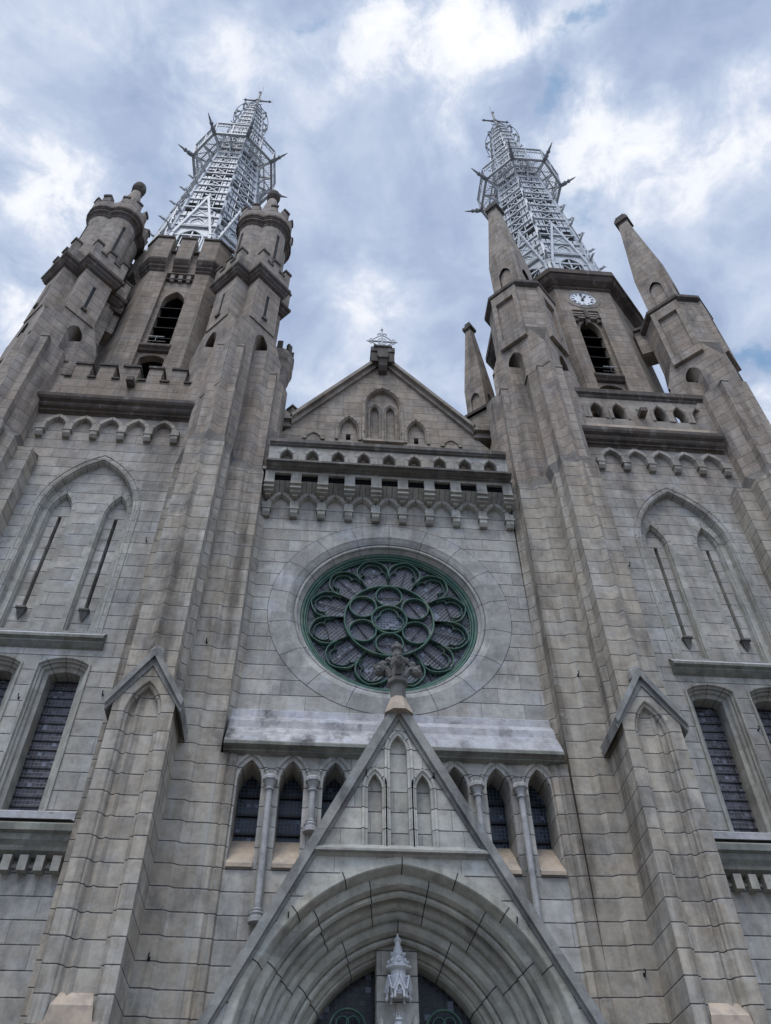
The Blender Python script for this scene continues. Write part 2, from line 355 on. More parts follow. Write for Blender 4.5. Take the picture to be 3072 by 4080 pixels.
def arch(cx, zs, w_, h_, d=0.0, zb=None, n=10):
    """two-centred pointed arch, half width w_, rise h_, offset outwards by d; left foot to right foot"""
    R = (w_ * w_ + h_ * h_) / (2 * w_); c = R - w_; R += d
    am = acos(max(-1, min(1, c / R))); pts = []
    right = [(cx - c + R * cos(am * i / n), zs + R * sin(am * i / n)) for i in range(n + 1)]
    left = [(2 * cx - x, z) for x, z in right]
    pts = left + right[:-1][::-1]
    if zb is not None: pts = [(cx - w_ - d, zb)] + pts + [(cx + w_ + d, zb)]
    return pts
def segarch(cx, zs, w_, h_, d=0.0, zb=None, n=8):
    R = (w_ * w_ + h_ * h_) / (2 * h_); zc = zs + h_ - R; R += d; am = math.asin(min(1, (w_ + d) / R))
    pts = [(cx + R * sin(-am + 2 * am * i / n), zc + R * cos(-am + 2 * am * i / n)) for i in range(n + 1)]
    if zb is not None: pts = [(cx - w_ - d, zb)] + pts + [(cx + w_ + d, zb)]
    return pts
def circle(cx, cz, r, n=64): return [(cx + r * cos(2 * pi * i / n), cz + r * sin(2 * pi * i / n)) for i in range(n)]
def rect(x0, x1, z0, z1): return [(x0, z0), (x1, z0), (x1, z1), (x0, z1)]
def sweep_arch(mb, a, prof, mi=0, seg=False):
    """a: (cx,zs,w,h,zb,n); prof: list of (d, y)"""
    cx, zs, w_, h_, zb, n = a; fn = segarch if seg else arch
    mb.sweep([(fn(cx, zs, w_, h_, d_, zb, n), y) for d_, y in prof], mi=mi)
def voussoirs(mb, a, prof, count, mi=1, seg=False, jw=0.016):
    """dark radial joints across a moulding"""
    cx, zs, w_, h_, zb, n = a; fn = segarch if seg else arch; N = 60
    paths = [fn(cx, zs, w_, h_, d_, None, N) for d_, y in prof]
    tot = len(paths[0]) - 1
    for k in range(count):
        i = int((k + 0.5) / count * tot)
        for (pa, (d0, y0)), (pb, (d1, y1)) in zip(list(zip(paths, prof))[:-1], list(zip(paths, prof))[1:]):
            a0 = Vector((pa[i][0], 0, pa[i][1])); a1 = Vector((pb[i][0], 0, pb[i][1]))
            t = Vector((pa[min(i + 1, tot)][0] - pa[max(i - 1, 0)][0], 0, pa[min(i + 1, tot)][1] - pa[max(i - 1, 0)][1])).normalized() * (jw / 2)
            p0 = Vector((a0.x, y0, a0.z)); p1 = Vector((a1.x, y1, a1.z)); nn = t.cross(p1 - p0)
            if nn.length < 1e-9: continue
            nn.normalize()
            if nn.dot(Vector((-0.1 - p0.x * 0.1, -1, -0.9))) < 0: nn = -nn
            o = nn * 0.003
            mb.quad(p0 - t + o, p0 + t + o, p1 + t + o, p1 - t + o, mi)

cath = thing('cathedral', 'grey stone neo-gothic cathedral with twin iron spires, rose window and gabled portal', 'cathedral')

# ================================================================== ground
g = MB(); g.box(-400, 400, -400, 400, -0.5, 0.0)
M['paving'] = stone('forecourt_paving', rows=False, low=(0.20, 0.19, 0.175), high=(0.2, 0.19, 0.175), soot=0.2, streak=0)
g.build('ground', 'paving', kind='structure')

NY = 0.87          # nave wall plane
# ================================================================== nave wall with the rose
RX, RZ = 0.0, 14.23
nw = MB()
nw.plate(rect(-3.36, 3.36, 10.9, 20.6), [circle(RX, RZ, 2.90)], NY)
nave = nw.build('nave_wall', 'wall', cath)
rr = MB()
prof = [(2.90, NY), (2.90, NY - .004), (2.47, NY - .004), (2.45, NY + .01), (2.36, NY + .05), (2.30, NY + .09), (2.31, NY + .13), (2.27, NY + .10), (2.23, NY + .10), (2.21, NY + .13), (2.22, NY + .18), (2.19, NY + .18), (2.155, NY + .24), (2.14, NY + .26), (2.14, 1.32)]
rr.loft([[(RX + r * cos(2 * pi * k / 96), y, RZ + r * sin(2 * pi * k / 96)) for k in range(96)] for r, y in prof])
for k in range(18):
    a = 2 * pi * (k + .5) / 18
    for (r0, y0), (r1, y1) in zip(prof[1:-1], prof[2:]):
        if y1 - y0 > .2: pass
        p0 = Vector((RX + r0 * cos(a), y0, RZ + r0 * sin(a))); p1 = Vector((RX + r1 * cos(a), y1, RZ + r1 * sin(a)))
        t = Vector((-sin(a), 0, cos(a))) * .005; nn = t.cross(p1 - p0)
        if nn.length < 1e-9: continue
        nn.normalize(); mid = Vector((RX - p0.x, -3, RZ - p0.z))
        if nn.dot(mid) < 0: nn = -nn
        o = nn * .003; rr.quad(p0 - t + o, p0 + t + o, p1 + t + o, p1 - t + o, 1)
rr.loft([[(RX + r * cos(2 * pi * k / 96), NY - .0065, RZ + r * sin(2 * pi * k / 96)) for k in range(96)] for r in (2.896, 2.904)], mi=1)
rr.build('window_rim', ['ring', 'joint'], nave)

GY = 1.20
rose = MB(); rose.plate(circle(RX, RZ, 2.15), [], GY + .10)
rose = rose.build('rose_window', 'glass_rose', cath)
dg = MB()
disc = []
for k in range(6): a = radians(90 + 60 * k); disc.append((RX + .735 * cos(a), RZ + .735 * sin(a)))
for c in disc: dg.plate(circle(c[0], c[1], .30, 32), [], GY + .096)
for k in range(12):
    a = radians(15 + 30 * k + 15)
dg.build('disc_glass', 'glass_disc', rose)
cg = MB(); cg.plate(circle(RX, RZ, .42, 32), [], GY + .094); cg.build('centre_glass', 'glass_blue', rose)
tr = MB()
for r, wd, y0 in ((2.105, .075, GY - .05), (2.035, .05, GY - .01), (1.985, .03, GY + .02)): tr.rib(circle(RX, RZ, r, 96), wd, y0, GY + .09, closed=True)
tr.rib(circle(RX, RZ, 1.08, 72), .042, GY - .02, GY + .09, closed=True)
tr.rib(circle(RX, RZ, .425, 40), .042, GY - .03, GY + .09, closed=True)
for c in disc: tr.rib(circle(c[0], c[1], .322, 40), .034, GY - .02, GY + .09, closed=True)
for k in range(12):
    th = radians(30 * k + 15); hw = radians(15)
    def pol(r, a): return (RX + r * cos(a), RZ + r * sin(a))
    side = []
    prs = [(1.09, 1.0), (1.24, 1.0), (1.40, 1.0), (1.52, .985), (1.62, .945), (1.71, .86), (1.79, .72), (1.86, .52), (1.92, .28), (1.965, .0)]
    for q in (-1, 1):
        tr.rib([pol(r, th + q * hw * f) for r, f in prs], .030, GY - .02, GY + .09)
    # cusped inner line: three lobes
    cusp = []
    inner = [(1.34, .90), (1.44, .90), (1.53, .82), (1.565, .68), (1.545, .52), (1.60, .60), (1.69, .58), (1.77, .44), (1.83, .22), (1.86, 0)]
    for q in (-1, 1): tr.rib([pol(r, th + q * hw * f) for r, f in inner], .016, GY + .02, GY + .09)
tr.rib([(RX + .36 * cos(a) * (0.72 + .28 * abs(cos(1.5 * (a - pi / 2)))), RZ + .36 * sin(a) * (0.72 + .28 * abs(cos(1.5 * (a - pi / 2))))) for a in [2 * pi * k / 60 for k in range(60)]], .03, GY + .02, GY + .09, closed=True)
tr.build('tracery', 'green', rose)
bars = MB()
for k in range(12):
    a = radians(30 * k + 15); q = (RX + 1.52 * cos(a), RZ + 1.52 * sin(a)); tdir = (cos(a), sin(a)) if k % 3 else (-sin(a), cos(a))
    for sgn in (0,):
        bars.beam((q[0] - .42 * tdir[0], GY + .07, q[1] - .42 * tdir[1]), (q[0] + .42 * tdir[0], GY + .07, q[1] + .42 * tdir[1]), .016)
for c in disc: 
    dx, dz_ = (1, 0) if abs(c[0]) < .1 else (.55 * (1 if c[0] * (c[1] - RZ) < 0 else -1), .83)
    bars.beam((c[0] - .3 * dx, GY + .07, c[1] - .3 * dz_), (c[0] + .3 * dx, GY + .07, c[1] + .3 * dz_), .018)
for k in range(12):
    a = radians(30 * k); bars.beam((RX + 1.55 * cos(a), GY + .07, RZ + 1.55 * sin(a)), (RX + 1.97 * cos(a), GY + .07, RZ + 1.97 * sin(a)), .014)
bars.build('saddle_bar', 'black', rose)

# ---- blind arcade under the machicolation
def arcade(centres, zs, rise, hw, y, name, parent, side=0, shift=True, corb=.36, wid=.2, step=.722):
    mb = MB(); prf = [(.13, y), (.13, y - .15), (.02, y - .15), (0, y - .10), (-.02, y)]
    for c in centres:
        sweep_arch(mb, (c, zs, hw, rise, None, 6), prf)
        voussoirs(mb, (c, zs, hw, rise, None, 6), prf[:4], 3)
        # small set-back tympanum shadow line at the spring
    ex = sorted(set([round(c - step / 2, 3) for c in centres] + [round(c + step / 2, 3) for c in centres]))
    ex2 = []
    for e_ in ex:
        if not ex2 or e_ - ex2[-1] > .05: ex2.append(e_)
    for e_ in ex2:
        q = wid / 2; mb.box(e_ - q - .015, e_ + q + .015, y - .165, y, zs - .10, zs + .10)
        mb.box(e_ - q - .03, e_ + q + .03, y - .19, y, zs - .14, zs - .10)
        mb.loft([[(e_ - q, y - .17, zs - .14), (e_ + q, y - .17, zs - .14), (e_ + q, y, zs - .14), (e_ - q, y, zs - .14)],
                 [(e_ - q, y - .16, zs - .26), (e_ + q, y - .16, zs - .26), (e_ + q, y, zs - .26), (e_ - q, y, zs - .26)],
                 [(e_ - q, y - .10, zs - corb), (e_ + q, y - .10, zs - corb), (e_ + q, y, zs - corb), (e_ - q, y, zs - corb)]], True, False, True)
    return mb.build(name, ['trim', 'joint'], parent, side, shift)
arcade([k * .722 for k in range(-4, 5)], 17.56, .42, .255, NY, 'blind_arcade', nave)

mc = MB()
for k in range(-5, 5):
    c = (k + .5) * .722; q = .14
    x0, x1 = max(c - q, -3.36), min(c + q, 3.36)
    mc.box(x0, x1, .42, NY, 18.17, 18.60); mc.box(x0 - .012, x1 + .012, .40, NY, 18.12, 18.17)
    mc.box(x0, x1, .46, NY, 18.03, 18.12); mc.box(x0 - .012, x1 + .012, .44, NY, 17.99, 18.03)
    mc.box(x0, x1, .52, NY, 17.91, 17.99)
    mc.box(c - .075, c + .075, .60, NY, 17.83, 17.91)
mc.box(-3.36, 3.36, .422, .78, 18.53, 18.70)
mc.build('machicolation', 'trim', nave)
for k in range(-4, 5):
    lv = MB(); c = k * .722; lv.box(c - .221, c + .221, .60, .66, 18.27, 18.53, 1)
    for j in range(4):
        z = 18.28 + j * .066; lv.add([(c - .22, .48, z), (c + .22, .48, z), (c + .22, .58, z + .04), (c - .22, .58, z + .04), (c - .22, .48, z + .012), (c + .22, .48, z + .012), (c + .22, .58, z + .052), (c - .22, .58, z + .052)], [(0, 3, 2, 1), (4, 5, 6, 7), (0, 1, 5, 4)], 0)
    lv.quad((c - .221, .47, 18.27), (c + .221, .47, 18.27), (c + .221, NY - .003, 17.96), (c - .221, NY - .003, 17.96), 2)
    for dx in (-.075, .075): lv.quad((c + dx - .005, .465, 18.262), (c + dx + .005, .465, 18.262), (c + dx + .005, NY - .01, 17.955), (c + dx - .005, NY - .01, 17.955), 1)
    lv.build('louvre', ['louvre', 'dark', 'trim'], nave)
cn = MB(); prf = [(.42, 18.60), (.40, 18.64), (.36, 18.64), (.36, 18.68), (.30, 18.69), (.22, 18.73), (.15, 18.73), (.15, 18.80), (.22, 18.84), (.45, 18.90), (.80, 18.90)]
cn.loft([[(-3.36, y, z) for y, z in prf], [(3.36, y, z) for y, z in prf]], False)
cn.build('cornice', 'crust', nave)
pp = MB(); PY = .45
holes = [arch(k * .715, 19.25, .175, .30, 0, 18.91, 6) for k in range(-4, 5)]
pp.plate(rect(-3.36, 3.36, 18.895, 19.72), holes, PY); pp.plate(rect(-3.36, 3.36, 18.895, 19.72), holes, PY + .22)
for h_ in holes: pp.sweep([(h_, PY), (h_, PY + .22)])
for k in range(-4, 5):
    a_ = (k * .715, 19.25, .175, .30, 18.92, 6); prfa = [(.13, PY), (.12, PY - .025), (.02, PY - .025), (0, PY + .02)]
    sweep_arch(pp, a_, prfa); voussoirs(pp, a_, prfa, 3)
pp.build('pierced_parapet', ['trim', 'joint'], nave)
cp_ = MB(); prf = [(PY, 19.70), (PY - .06, 19.73), (PY - .06, 19.76), (PY - .11, 19.80), (PY - .11, 19.93), (PY + .02, 20.01), (PY + .30, 20.01)]
cp_.loft([[(-3.36, y, z) for y, z in prf], [(3.36, y, z) for y, z in prf]], False)
cp_.build('parapet_coping', 'crust', nave)

# ---- nave gable behind the parapet
GP = 2.20
gb = MB()
def gz(x, top=26.95, sl=1.325): return top - sl * abs(x)
cn_a = (0.0, 24.45, .56, .93, 22.45, 8)
sn = [(-1.13, 22.95, .29, .66, 22.42, 8), (1.10, 22.95, .29, .66, 22.42, 8)]
far = [(-2.25, 22.40, .22, .35, 22.2, 6), (2.22, 22.40, .22, .35, 22.2, 6)]
holes = [arch(a_[0], a_[1], a_[2], a_[3], 0, a_[4], a_[5]) for a_ in [cn_a] + sn]
gb.plate([(-3.5, 19.6), (3.5, 19.6), (3.5, 22.33), (0, 26.95), (-3.5, 22.33)], holes, GP)
gb.plate([(-3.5, 19.6), (3.5, 19.6), (3.5, 22.33), (0, 26.95), (-3.5, 22.33)], [], GP + .8)
for a_, dp in ((cn_a, .16), (sn[0], .14), (sn[1], .14)):
    prfa = [(.14, GP), (.13, GP - .05), (.05, GP - .05), (0.0, GP + .03), (-.02, GP + dp + .02)]
    sweep_arch(gb, a_, prfa); voussoirs(gb, a_, prfa[:4], 9)
tw = [(-.27, 24.25, .155, .34, 22.45, 6), (.27, 24.25, .155, .34, 22.45, 6)]
gb.plate(arch(*cn_a[:4], 0, cn_a[4], 8), [arch(*t_[:4], 0, t_[4], 6) for t_ in tw], GP + .16)
for t_ in tw:
    sweep_arch(gb, t_, [(.07, GP + .16), (.06, GP + .12), (0, GP + .18), (-.01, GP + .30)]); gb.plate(arch(*t_[:4], 0, t_[4], 6), [], GP + .30)
for a_ in sn:
    sl_ = rect(a_[0] - .075, a_[0] + .075, 22.42, 22.92)
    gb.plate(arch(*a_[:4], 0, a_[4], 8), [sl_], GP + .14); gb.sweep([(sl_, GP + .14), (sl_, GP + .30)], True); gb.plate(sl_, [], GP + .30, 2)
for a_ in far: sweep_arch(gb, (a_[0], 22.35, .22, .30, None, 6), [(.14, GP), (.13, GP - .05), (.02, GP - .05), (0, GP + .02)]); gb.plate(arch(a_[0], 22.35, .22, .30, 0, 22.0, 6), [], GP - .004)
gb.box(-.66, .66, GP - .12, GP, 22.32, 22.42)
gable = gb.build('nave_gable', ['gable', 'joint', 'dark'], cath)
gc = MB()
for s_ in (-1, 1):
    for (a0, a1, y0, y1) in ((.0, .24, GP - .10, GP + .5), (.24, .44, GP - .24, GP + .6)):
        gc.add([(0, y0, 26.95 + a0), (0, y1, 26.95 + a0), (0, y0, 26.95 + a1), (0, y1, 26.95 + a1), (s_ * 3.05, y0, gz(3.05) + a0), (s_ * 3.05, y1, gz(3.05) + a0), (s_ * 3.05, y0, gz(3.05) + a1), (s_ * 3.05, y1, gz(3.05) + a1)],
               [(0, 4, 6, 2), (0, 1, 5, 4), (2, 6, 7, 3), (4, 5, 7, 6), (1, 3, 7, 5)])
    gc.box(min(s_ * 3.0, s_ * 3.6), max(s_ * 3.0, s_ * 3.6), GP - .24, GP + .6, gz(3.05) + .18, gz(3.05) + .44); gc.box(min(s_ * 3.0, s_ * 3.6), max(s_ * 3.0, s_ * 3.6), GP - .10, GP + .5, gz(3.05) - .06, gz(3.05) + .18)
gc.build('coping', 'trim', gable)
pe = MB()
pe.box(-.42, .42, GP - .30, GP + .5, 26.75, 27.35); pe.box(-.44, .44, GP - .34, GP + .54, 27.35, 27.62); pe.box(-.20, .20, GP - .42, GP - .30, 26.95, 27.40); pe.box(-.17, .17, GP - .45, GP - .0, 26.80, 26.95)
pe.loft([[(-.15, GP - .40, 26.80), (.15, GP - .40, 26.80), (.15, GP, 26.80), (-.15, GP, 26.80)], [(-.15, GP - .33, 26.45), (.15, GP - .33, 26.45), (.15, GP, 26.45), (-.15, GP, 26.45)], [(-.15, GP - .2, 26.3), (.15, GP - .2, 26.3), (.15, GP, 26.3), (-.15, GP, 26.3)]], True, True, True)
pe.box(-.34, .34, GP - .38, GP + .58, 27.62, 27.72)
pe.build('pedestal', 'crust', gable)
cx_ = MB(); cy = GP - .05; CZ = 28.50
cx_.tube([(0, cy, 27.7), (0, cy, 29.35)], [.045, .035]); cx_.lathe(0, cy, [(.055, 29.3), (.03, 29.42), (.0, 29.6)], 8)
cx_.beam((-.50, cy, CZ), (.50, cy, CZ), .06); 
for s_ in (-1, 1): cx_.add([(s_ * .62, cy, CZ), (s_ * .47, cy - .03, CZ + .07), (s_ * .47, cy - .03, CZ - .07), (s_ * .47, cy + .03, CZ + .07), (s_ * .47, cy + .03, CZ - .07)], [(0, 1, 2), (0, 3, 4), (0, 1, 3), (0, 2, 4), (1, 2, 4, 3)])
for sx_ in (-1, 1):
    for sz in (-1, 1):
        cx_.tube([(sx_ * .04, cy, CZ + sz * .42), (sx_ * .13, cy, CZ + sz * .34), (sx_ * .25, cy, CZ + sz * .22), (sx_ * .38, cy, CZ + sz * .07), (sx_ * .44, cy, CZ + sz * .03)], .022, 6)
        cx_.tube([(sx_ * .03, cy, CZ + sz * .50), (sx_ * .10, cy, CZ + sz * .56), (sx_ * .17, cy, CZ + sz * .50), (sx_ * .15, cy, CZ + sz * .43)], .022, 6)
        cx_.tube([(sx_ * .40, cy, CZ + sz * .04), (sx_ * .36, cy, CZ + sz * .12), (sx_ * .42, cy, CZ + sz * .17), (sx_ * .46, cy, CZ + sz * .13)], .018, 6)
        cx_.tube([(sx_ * .06, cy, CZ + sz * .20), (sx_ * .14, cy, CZ + sz * .14), (sx_ * .13, cy, CZ + sz * .05), (sx_ * .05, cy, CZ + sz * .07)], .018, 6)
cx_.build('cross', 'iron', gable)
bd = MB(); bd.box(-3.5, 3.5, 2.3, 30, 0.1, 19.0); bd.add([(-3.5, 2.9, 19), (3.5, 2.9, 19), (0, 2.9, 24.5), (-3.5, 30, 19), (3.5, 30, 19), (0, 30, 24.5)], [(0, 1, 2), (3, 4, 5), (0, 2, 5, 3), (1, 2, 5, 4)])
bd.box(-3.5, 3.5, .66, 2.25, 18.95, 19.06)
bd.build('nave_body', 'wall', cath)

# ---- triforium gallery over the portal
TY = .47
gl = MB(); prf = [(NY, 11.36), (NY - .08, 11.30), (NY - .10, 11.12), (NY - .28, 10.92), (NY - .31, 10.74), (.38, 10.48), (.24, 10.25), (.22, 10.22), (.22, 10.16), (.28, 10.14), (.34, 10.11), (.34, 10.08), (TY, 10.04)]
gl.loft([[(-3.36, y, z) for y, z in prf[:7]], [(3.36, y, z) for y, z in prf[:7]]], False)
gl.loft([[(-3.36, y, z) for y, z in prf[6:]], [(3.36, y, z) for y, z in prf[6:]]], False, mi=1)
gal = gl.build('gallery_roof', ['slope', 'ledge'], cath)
tf = MB(); TC = [k * .82 + (.0) for k in (-3.42, -2.44, -1.42, 1.42, 2.44, 3.42)]
TC = [-2.80, -2.00, -1.17, 1.17, 2.00, 2.82]
ta = [(c, 9.50, .235, .46, 7.93, 8) for c in TC]
_ph = arch(0, 4.70, 2.30, 2.62, 0, .0, 14)
tf.plate([(-3.43, 0.0)] + _ph + [(3.43, 0.0), (3.43, 10.06), (-3.43, 10.06)], [arch(*a_[:4], 0, a_[4], 8) for a_ in ta], TY)
for a_ in ta:
    prfa = [(.16, TY), (.15, TY - .035), (.09, TY - .035), (.0, TY + .10), (-.01, TY + .62)]
    sweep_arch(tf, a_, prfa); voussoirs(tf, a_, prfa[:4], 3)
triforium = tf.build('triforium_wall', ['wall', 'joint'], cath)
for a_ in ta:
    ts = MB(); ts.add([(a_[0] - .232, TY - .05, 7.93), (a_[0] + .232, TY - .05, 7.93), (a_[0] + .232, TY + .6, 8.62), (a_[0] - .232, TY + .6, 8.62), (a_[0] - .232, TY - .05, 7.86), (a_[0] + .232, TY - .05, 7.86)], [(0, 1, 2, 3), (0, 4, 5, 1)])
    ts.box(a_[0] - .235, a_[0] + .235, TY - .04, TY + .0, 7.86, 7.92)
    ts.build('sill', 'peach', triforium)
for a_ in ta:
    tg = MB(); tg.plate(rect(a_[0] - .32, a_[0] + .32, 8.1, 10.05), [], 1.10)
    for z in (8.35, 8.75, 9.12, 9.5): tg.beam((a_[0] - .3, 1.07, z), (a_[0] + .3, 1.07, z), .045, mi=1)
    tg.build('leaded_window', ['glass_blue', 'black'], triforium)
def column(x, zb, zt=9.27, side=0, r=.062, y=.37):
    mb = MB()
    mb.lathe(x, y, [(.14, zb - .18), (.14, zb - .10), (.115, zb - .08), (.13, zb - .04), (.085, zb), (.095, zb + .03), (r, zb + .06), (r * .96, zt), (.088, zt + .02), (.088, zt + .045), (.066, zt + .06), (.085, zt + .12), (.125, zt + .20)], 14)
    mb.lathe(x, y, [(.125, zt + .20), (.15, zt + .20), (.15, zt + .25), (.13, zt + .29)], 8, pi / 8)
    mb.box(x - .13, x + .13, y - .02, TY + .04, zb - .2, zt + .26, 1) if False else None
    o = mb.build('column', 'column', triforium, smooth=False)
    # pilaster strip the shaft stands against
    p2 = MB(); p2.box(x - .085, x + .085, y + .075, TY - .001, 10.75 - 1.87 * abs(x), zt + .2); p2.build('pilaster', 'trim', o)
    return o
for x, zb in ((-2.40, 7.08), (-1.59, 8.66), (1.56, 7.2), (2.40, 6.4)): column(x, zb)
for s_ in (-1, 1):
    jb = MB()
    jb.hprism([(s_ * 3.06, TY + .01), (s_ * 3.09, TY - .05), (s_ * 3.20, TY - .07), (s_ * 3.24, TY - .04), (s_ * 3.28, TY - .09), (s_ * 3.43, TY - .09), (s_ * 3.43, TY + .2)], .0, 10.04)
    jb.build('jamb_shaft', 'pier', triforium)

# ================================================================== portal
PF = -.30
def pg(x, top, sl): return top - sl * abs(x)
pt = MB()
AO = (0.0, 4.70, 2.75, 3.09, 0.0, 14)           # outer arch (hood line)
tri_in = [(-5.55, 0.0), (5.55, 0.0), (0.0, 10.60)]
hood = arch(0, 4.70, 2.75, 3.09, -.12, -.05, 14)
ny = [(-.46, 9.02, .13, .30, 7.93, 6), (.42, 9.02, .13, .30, 7.93, 6), (-.02, 9.78, .165, .36, 7.93, 6)]
pt.plate([(-5.7, -.05), (5.7, -.05), (0.05, 10.60), (-.05, 10.60)], [hood] + [arch(*a_[:4], 0, a_[4], 6) for a_ in ny], PF)
for a_ in ny:
    prfa = [(.11, PF), (.10, PF - .035), (.06, PF - .035), (0, PF + .05), (-.005, PF + .15)]
    sweep_arch(pt, a_, prfa); voussoirs(pt, a_, prfa[:4], 2); pt.plate(arch(*a_[:4], 0, a_[4], 6), [], PF + .15)
portal = pt.build('portal', ['portal', 'joint'], cath)
ld = MB()
ld.loft([[(-1.55, y, z) for y, z in ((PF, 7.98), (PF - .13, 7.86), (PF - .13, 7.82), (PF - .06, 7.80), (PF, 7.76))], [(1.52, y, z) for y, z in ((PF, 7.98), (PF - .13, 7.86), (PF - .13, 7.82), (PF - .06, 7.80), (PF, 7.76))]], False)
ld.build('ledge', 'trim', portal)
# archivolts: four orders, each an own ring
CXo = 3.10 - 2.75
def order(name, prof, nj):
    mb = MB(); n = 26
    prof = [(d - 2.75, y) for d, y in prof]
    sweep_arch(mb, (0, 4.70, 2.75, 3.09, -.05, n), prof); voussoirs(mb, (0, 4.70, 2.75, 3.09, -.05, n), prof, nj, jw=.018)
    return mb.build(name, ['arch', 'joint'], portal)
order('archivolt', [(2.75, PF), (2.75, PF - .02), (2.62, PF - .02), (2.60, PF), (2.55, -.18), (2.53, -.10)], 9)
order('archivolt', [(2.53, -.10), (2.47, -.10), (2.40, -.06), (2.36, .02), (2.355, .08), (2.41, .13), (2.38, .12), (2.34, .09), (2.29, .09), (2.255, .13), (2.26, .19), (2.30, .23), (2.34, .30)], 8)
order('archivolt', [(2.34, .30), (2.22, .30), (2.17, .34), (2.15, .40), (2.16, .45), (2.09, .45), (2.05, .50), (2.04, .56), (2.08, .60)], 8)
order('archivolt', [(2.08, .60), (1.98, .60), (1.91, .64), (1.87, .72), (1.865, .76), (1.92, .81), (1.88, .80), (1.84, .77), (1.80, .77), (1.77, .81), (1.775, .87), (1.81, .91), (1.84, .96)], 7)
order('archivolt', [(1.84, .96), (1.75, .96), (1.70, 1.0), (1.69, 1.05), (1.65, 1.05), (1.62, 1.12), (1.61, 1.8)], 7)
cp2 = MB()
for s_ in (-1, 1):
    # coping: an outer weathered slab and an inner moulding
    def band(o0, o1, s0, s1, y0, y1):
        z_ = .02
        top = Vector((0, 0)); pts = []
        for (o, sl) in ((o0, s0), (o1, s1)):
            pts.append(((0.0, o), (s_ * (o - z_) / sl, z_)))
        (a0, b0), (a1, b1) = pts
        cp2.add([(a0[0], y0, a0[1]), (b0[0], y0, b0[1]), (b1[0], y0, b1[1]), (a1[0], y0, a1[1]), (a0[0], y1, a0[1]), (b0[0], y1, b0[1]), (b1[0], y1, b1[1]), (a1[0], y1, a1[1])],
                [(0, 1, 2, 3), (4, 5, 6, 7), (0, 1, 5, 4), (3, 2, 6, 7)])
    band(10.46, 10.60, 1.84, 1.86, PF - .06, PF + .3)
    band(10.60, 10.92, 1.86, 1.87, PF - .14, NY + .0)
    band(10.92, 10.99, 1.87, 1.88, PF - .10, NY + .0)
cp2.build('coping', 'copestone', portal)
# finial
fn = MB(); FY = PF - .02
fn.lathe(0, FY, [(.30, 10.55), (.24, 10.72), (.165, 10.92)], 8, pi / 8, mi=1)
fn.lathe(0, FY, [(.165, 10.92), (.155, 11.22), (.22, 11.27), (.22, 11.36), (.15, 11.40), (.13, 11.62), (.17, 11.72), (.16, 11.86), (.10, 11.95), (.085, 12.12), (.13, 12.16), (.13, 12.24), (.04, 12.30), (.03, 12.36)], 8, pi / 8)
rnd = random.Random(3)
def blobmesh(mb, c, r, seed, mi=0, sq=(1, 1, 1)):
    rr_ = random.Random(seed); rings = []
    for i in range(7):
        ph = pi * i / 6
        rings.append([(c[0] + sq[0] * r * sin(ph) * cos(a) * (1 + .28 * rr_.uniform(-1, 1)), c[1] + sq[1] * r * sin(ph) * sin(a) * (1 + .28 * rr_.uniform(-1, 1)), c[2] + sq[2] * r * cos(ph) * (1 + .1 * rr_.uniform(-1, 1))) for a in [2 * pi * k / 9 for k in range(9)]])
    mb.loft(rings, True, mi=mi)
for k in range(4):
    a = radians(0 + 90 * k); dx, dy = cos(a), sin(a)
    fn.tube([(dx * .12, FY + dy * .12, 11.45), (dx * .22, FY + dy * .22, 11.62), (dx * .34, FY + dy * .34, 11.66)], [.09, .08, .10], 7)
    blobmesh(fn, (dx * .38, FY + dy * .38, 11.60), .12, 10 + k); blobmesh(fn, (dx * .30, FY + dy * .30, 11.76), .09, 20 + k); blobmesh(fn, (dx * .16, FY + dy * .16, 11.86), .09, 30 + k)
    blobmesh(fn, (dx * .44, FY + dy * .44, 11.70), .06, 40 + k)
fn.build('finial', ['crust', 'peach'], portal)
# trumeau, tympanum glass, canopy, crowned statue
tm = MB(); tm.box(-.345, .345, .90, 1.3, 5.22, 6.85); tm.box(-.345, .345, .90, 1.3, 0, 4.0)
for s_ in (-1, 1): tm.box(min(s_ * .2, s_ * .345), max(s_ * .2, s_ * .345), .90, 1.3, 4.0, 5.22)
tm.box(-.2, .2, 1.12, 1.3, 4.0, 5.22)
tm.plate(rect(-.345, .345, 4.0, 5.78), [arch(0, 5.2, .22, .36, 0, 4.05, 6)], .896)
for s_ in (-1, 1): tm.lathe(s_ * .28, .88, [(.06, 5.0), (.06, 5.62), (.02, 5.72)], 8)
tm.build('trumeau', 'portal', portal)
tyg = MB(); tyg.plate(arch(0, 4.70, 1.64, 2.0, 0, 0.0, 14), [], 1.42)
tyg.build('tympanum_glass', 'glass_dark', portal)
tt = MB()
for s_ in (-1, 1):
    c = (s_ * .80, 5.60); tt.rib(circle(c[0], c[1], .30, 28), .035, 1.18, 1.25, closed=True)
    for k in range(4): a = radians(45 + 90 * k); tt.rib(circle(c[0] + .12 * cos(a), c[1] + .12 * sin(a), .105, 14), .022, 1.19, 1.25, closed=True)
    tt.rib(arch(s_ * .72, 4.4, .36, .6, 0, 0.1, 6), .05, 1.17, 1.25)
    tt.beam((s_ * .80 - .3, 1.2, 5.25), (s_ * .80 + .3, 1.2, 5.68), .02)
tt.build('tympanum_tracery', 'green', portal)
dr = MB()
for s_ in (-1, 1): dr.box(min(s_ * .36, s_ * 1.45), max(s_ * .36, s_ * 1.45), 1.28, 1.36, 0, 3.6)
dr.build('door', 'green', portal)
KY = .66
cb = MB()
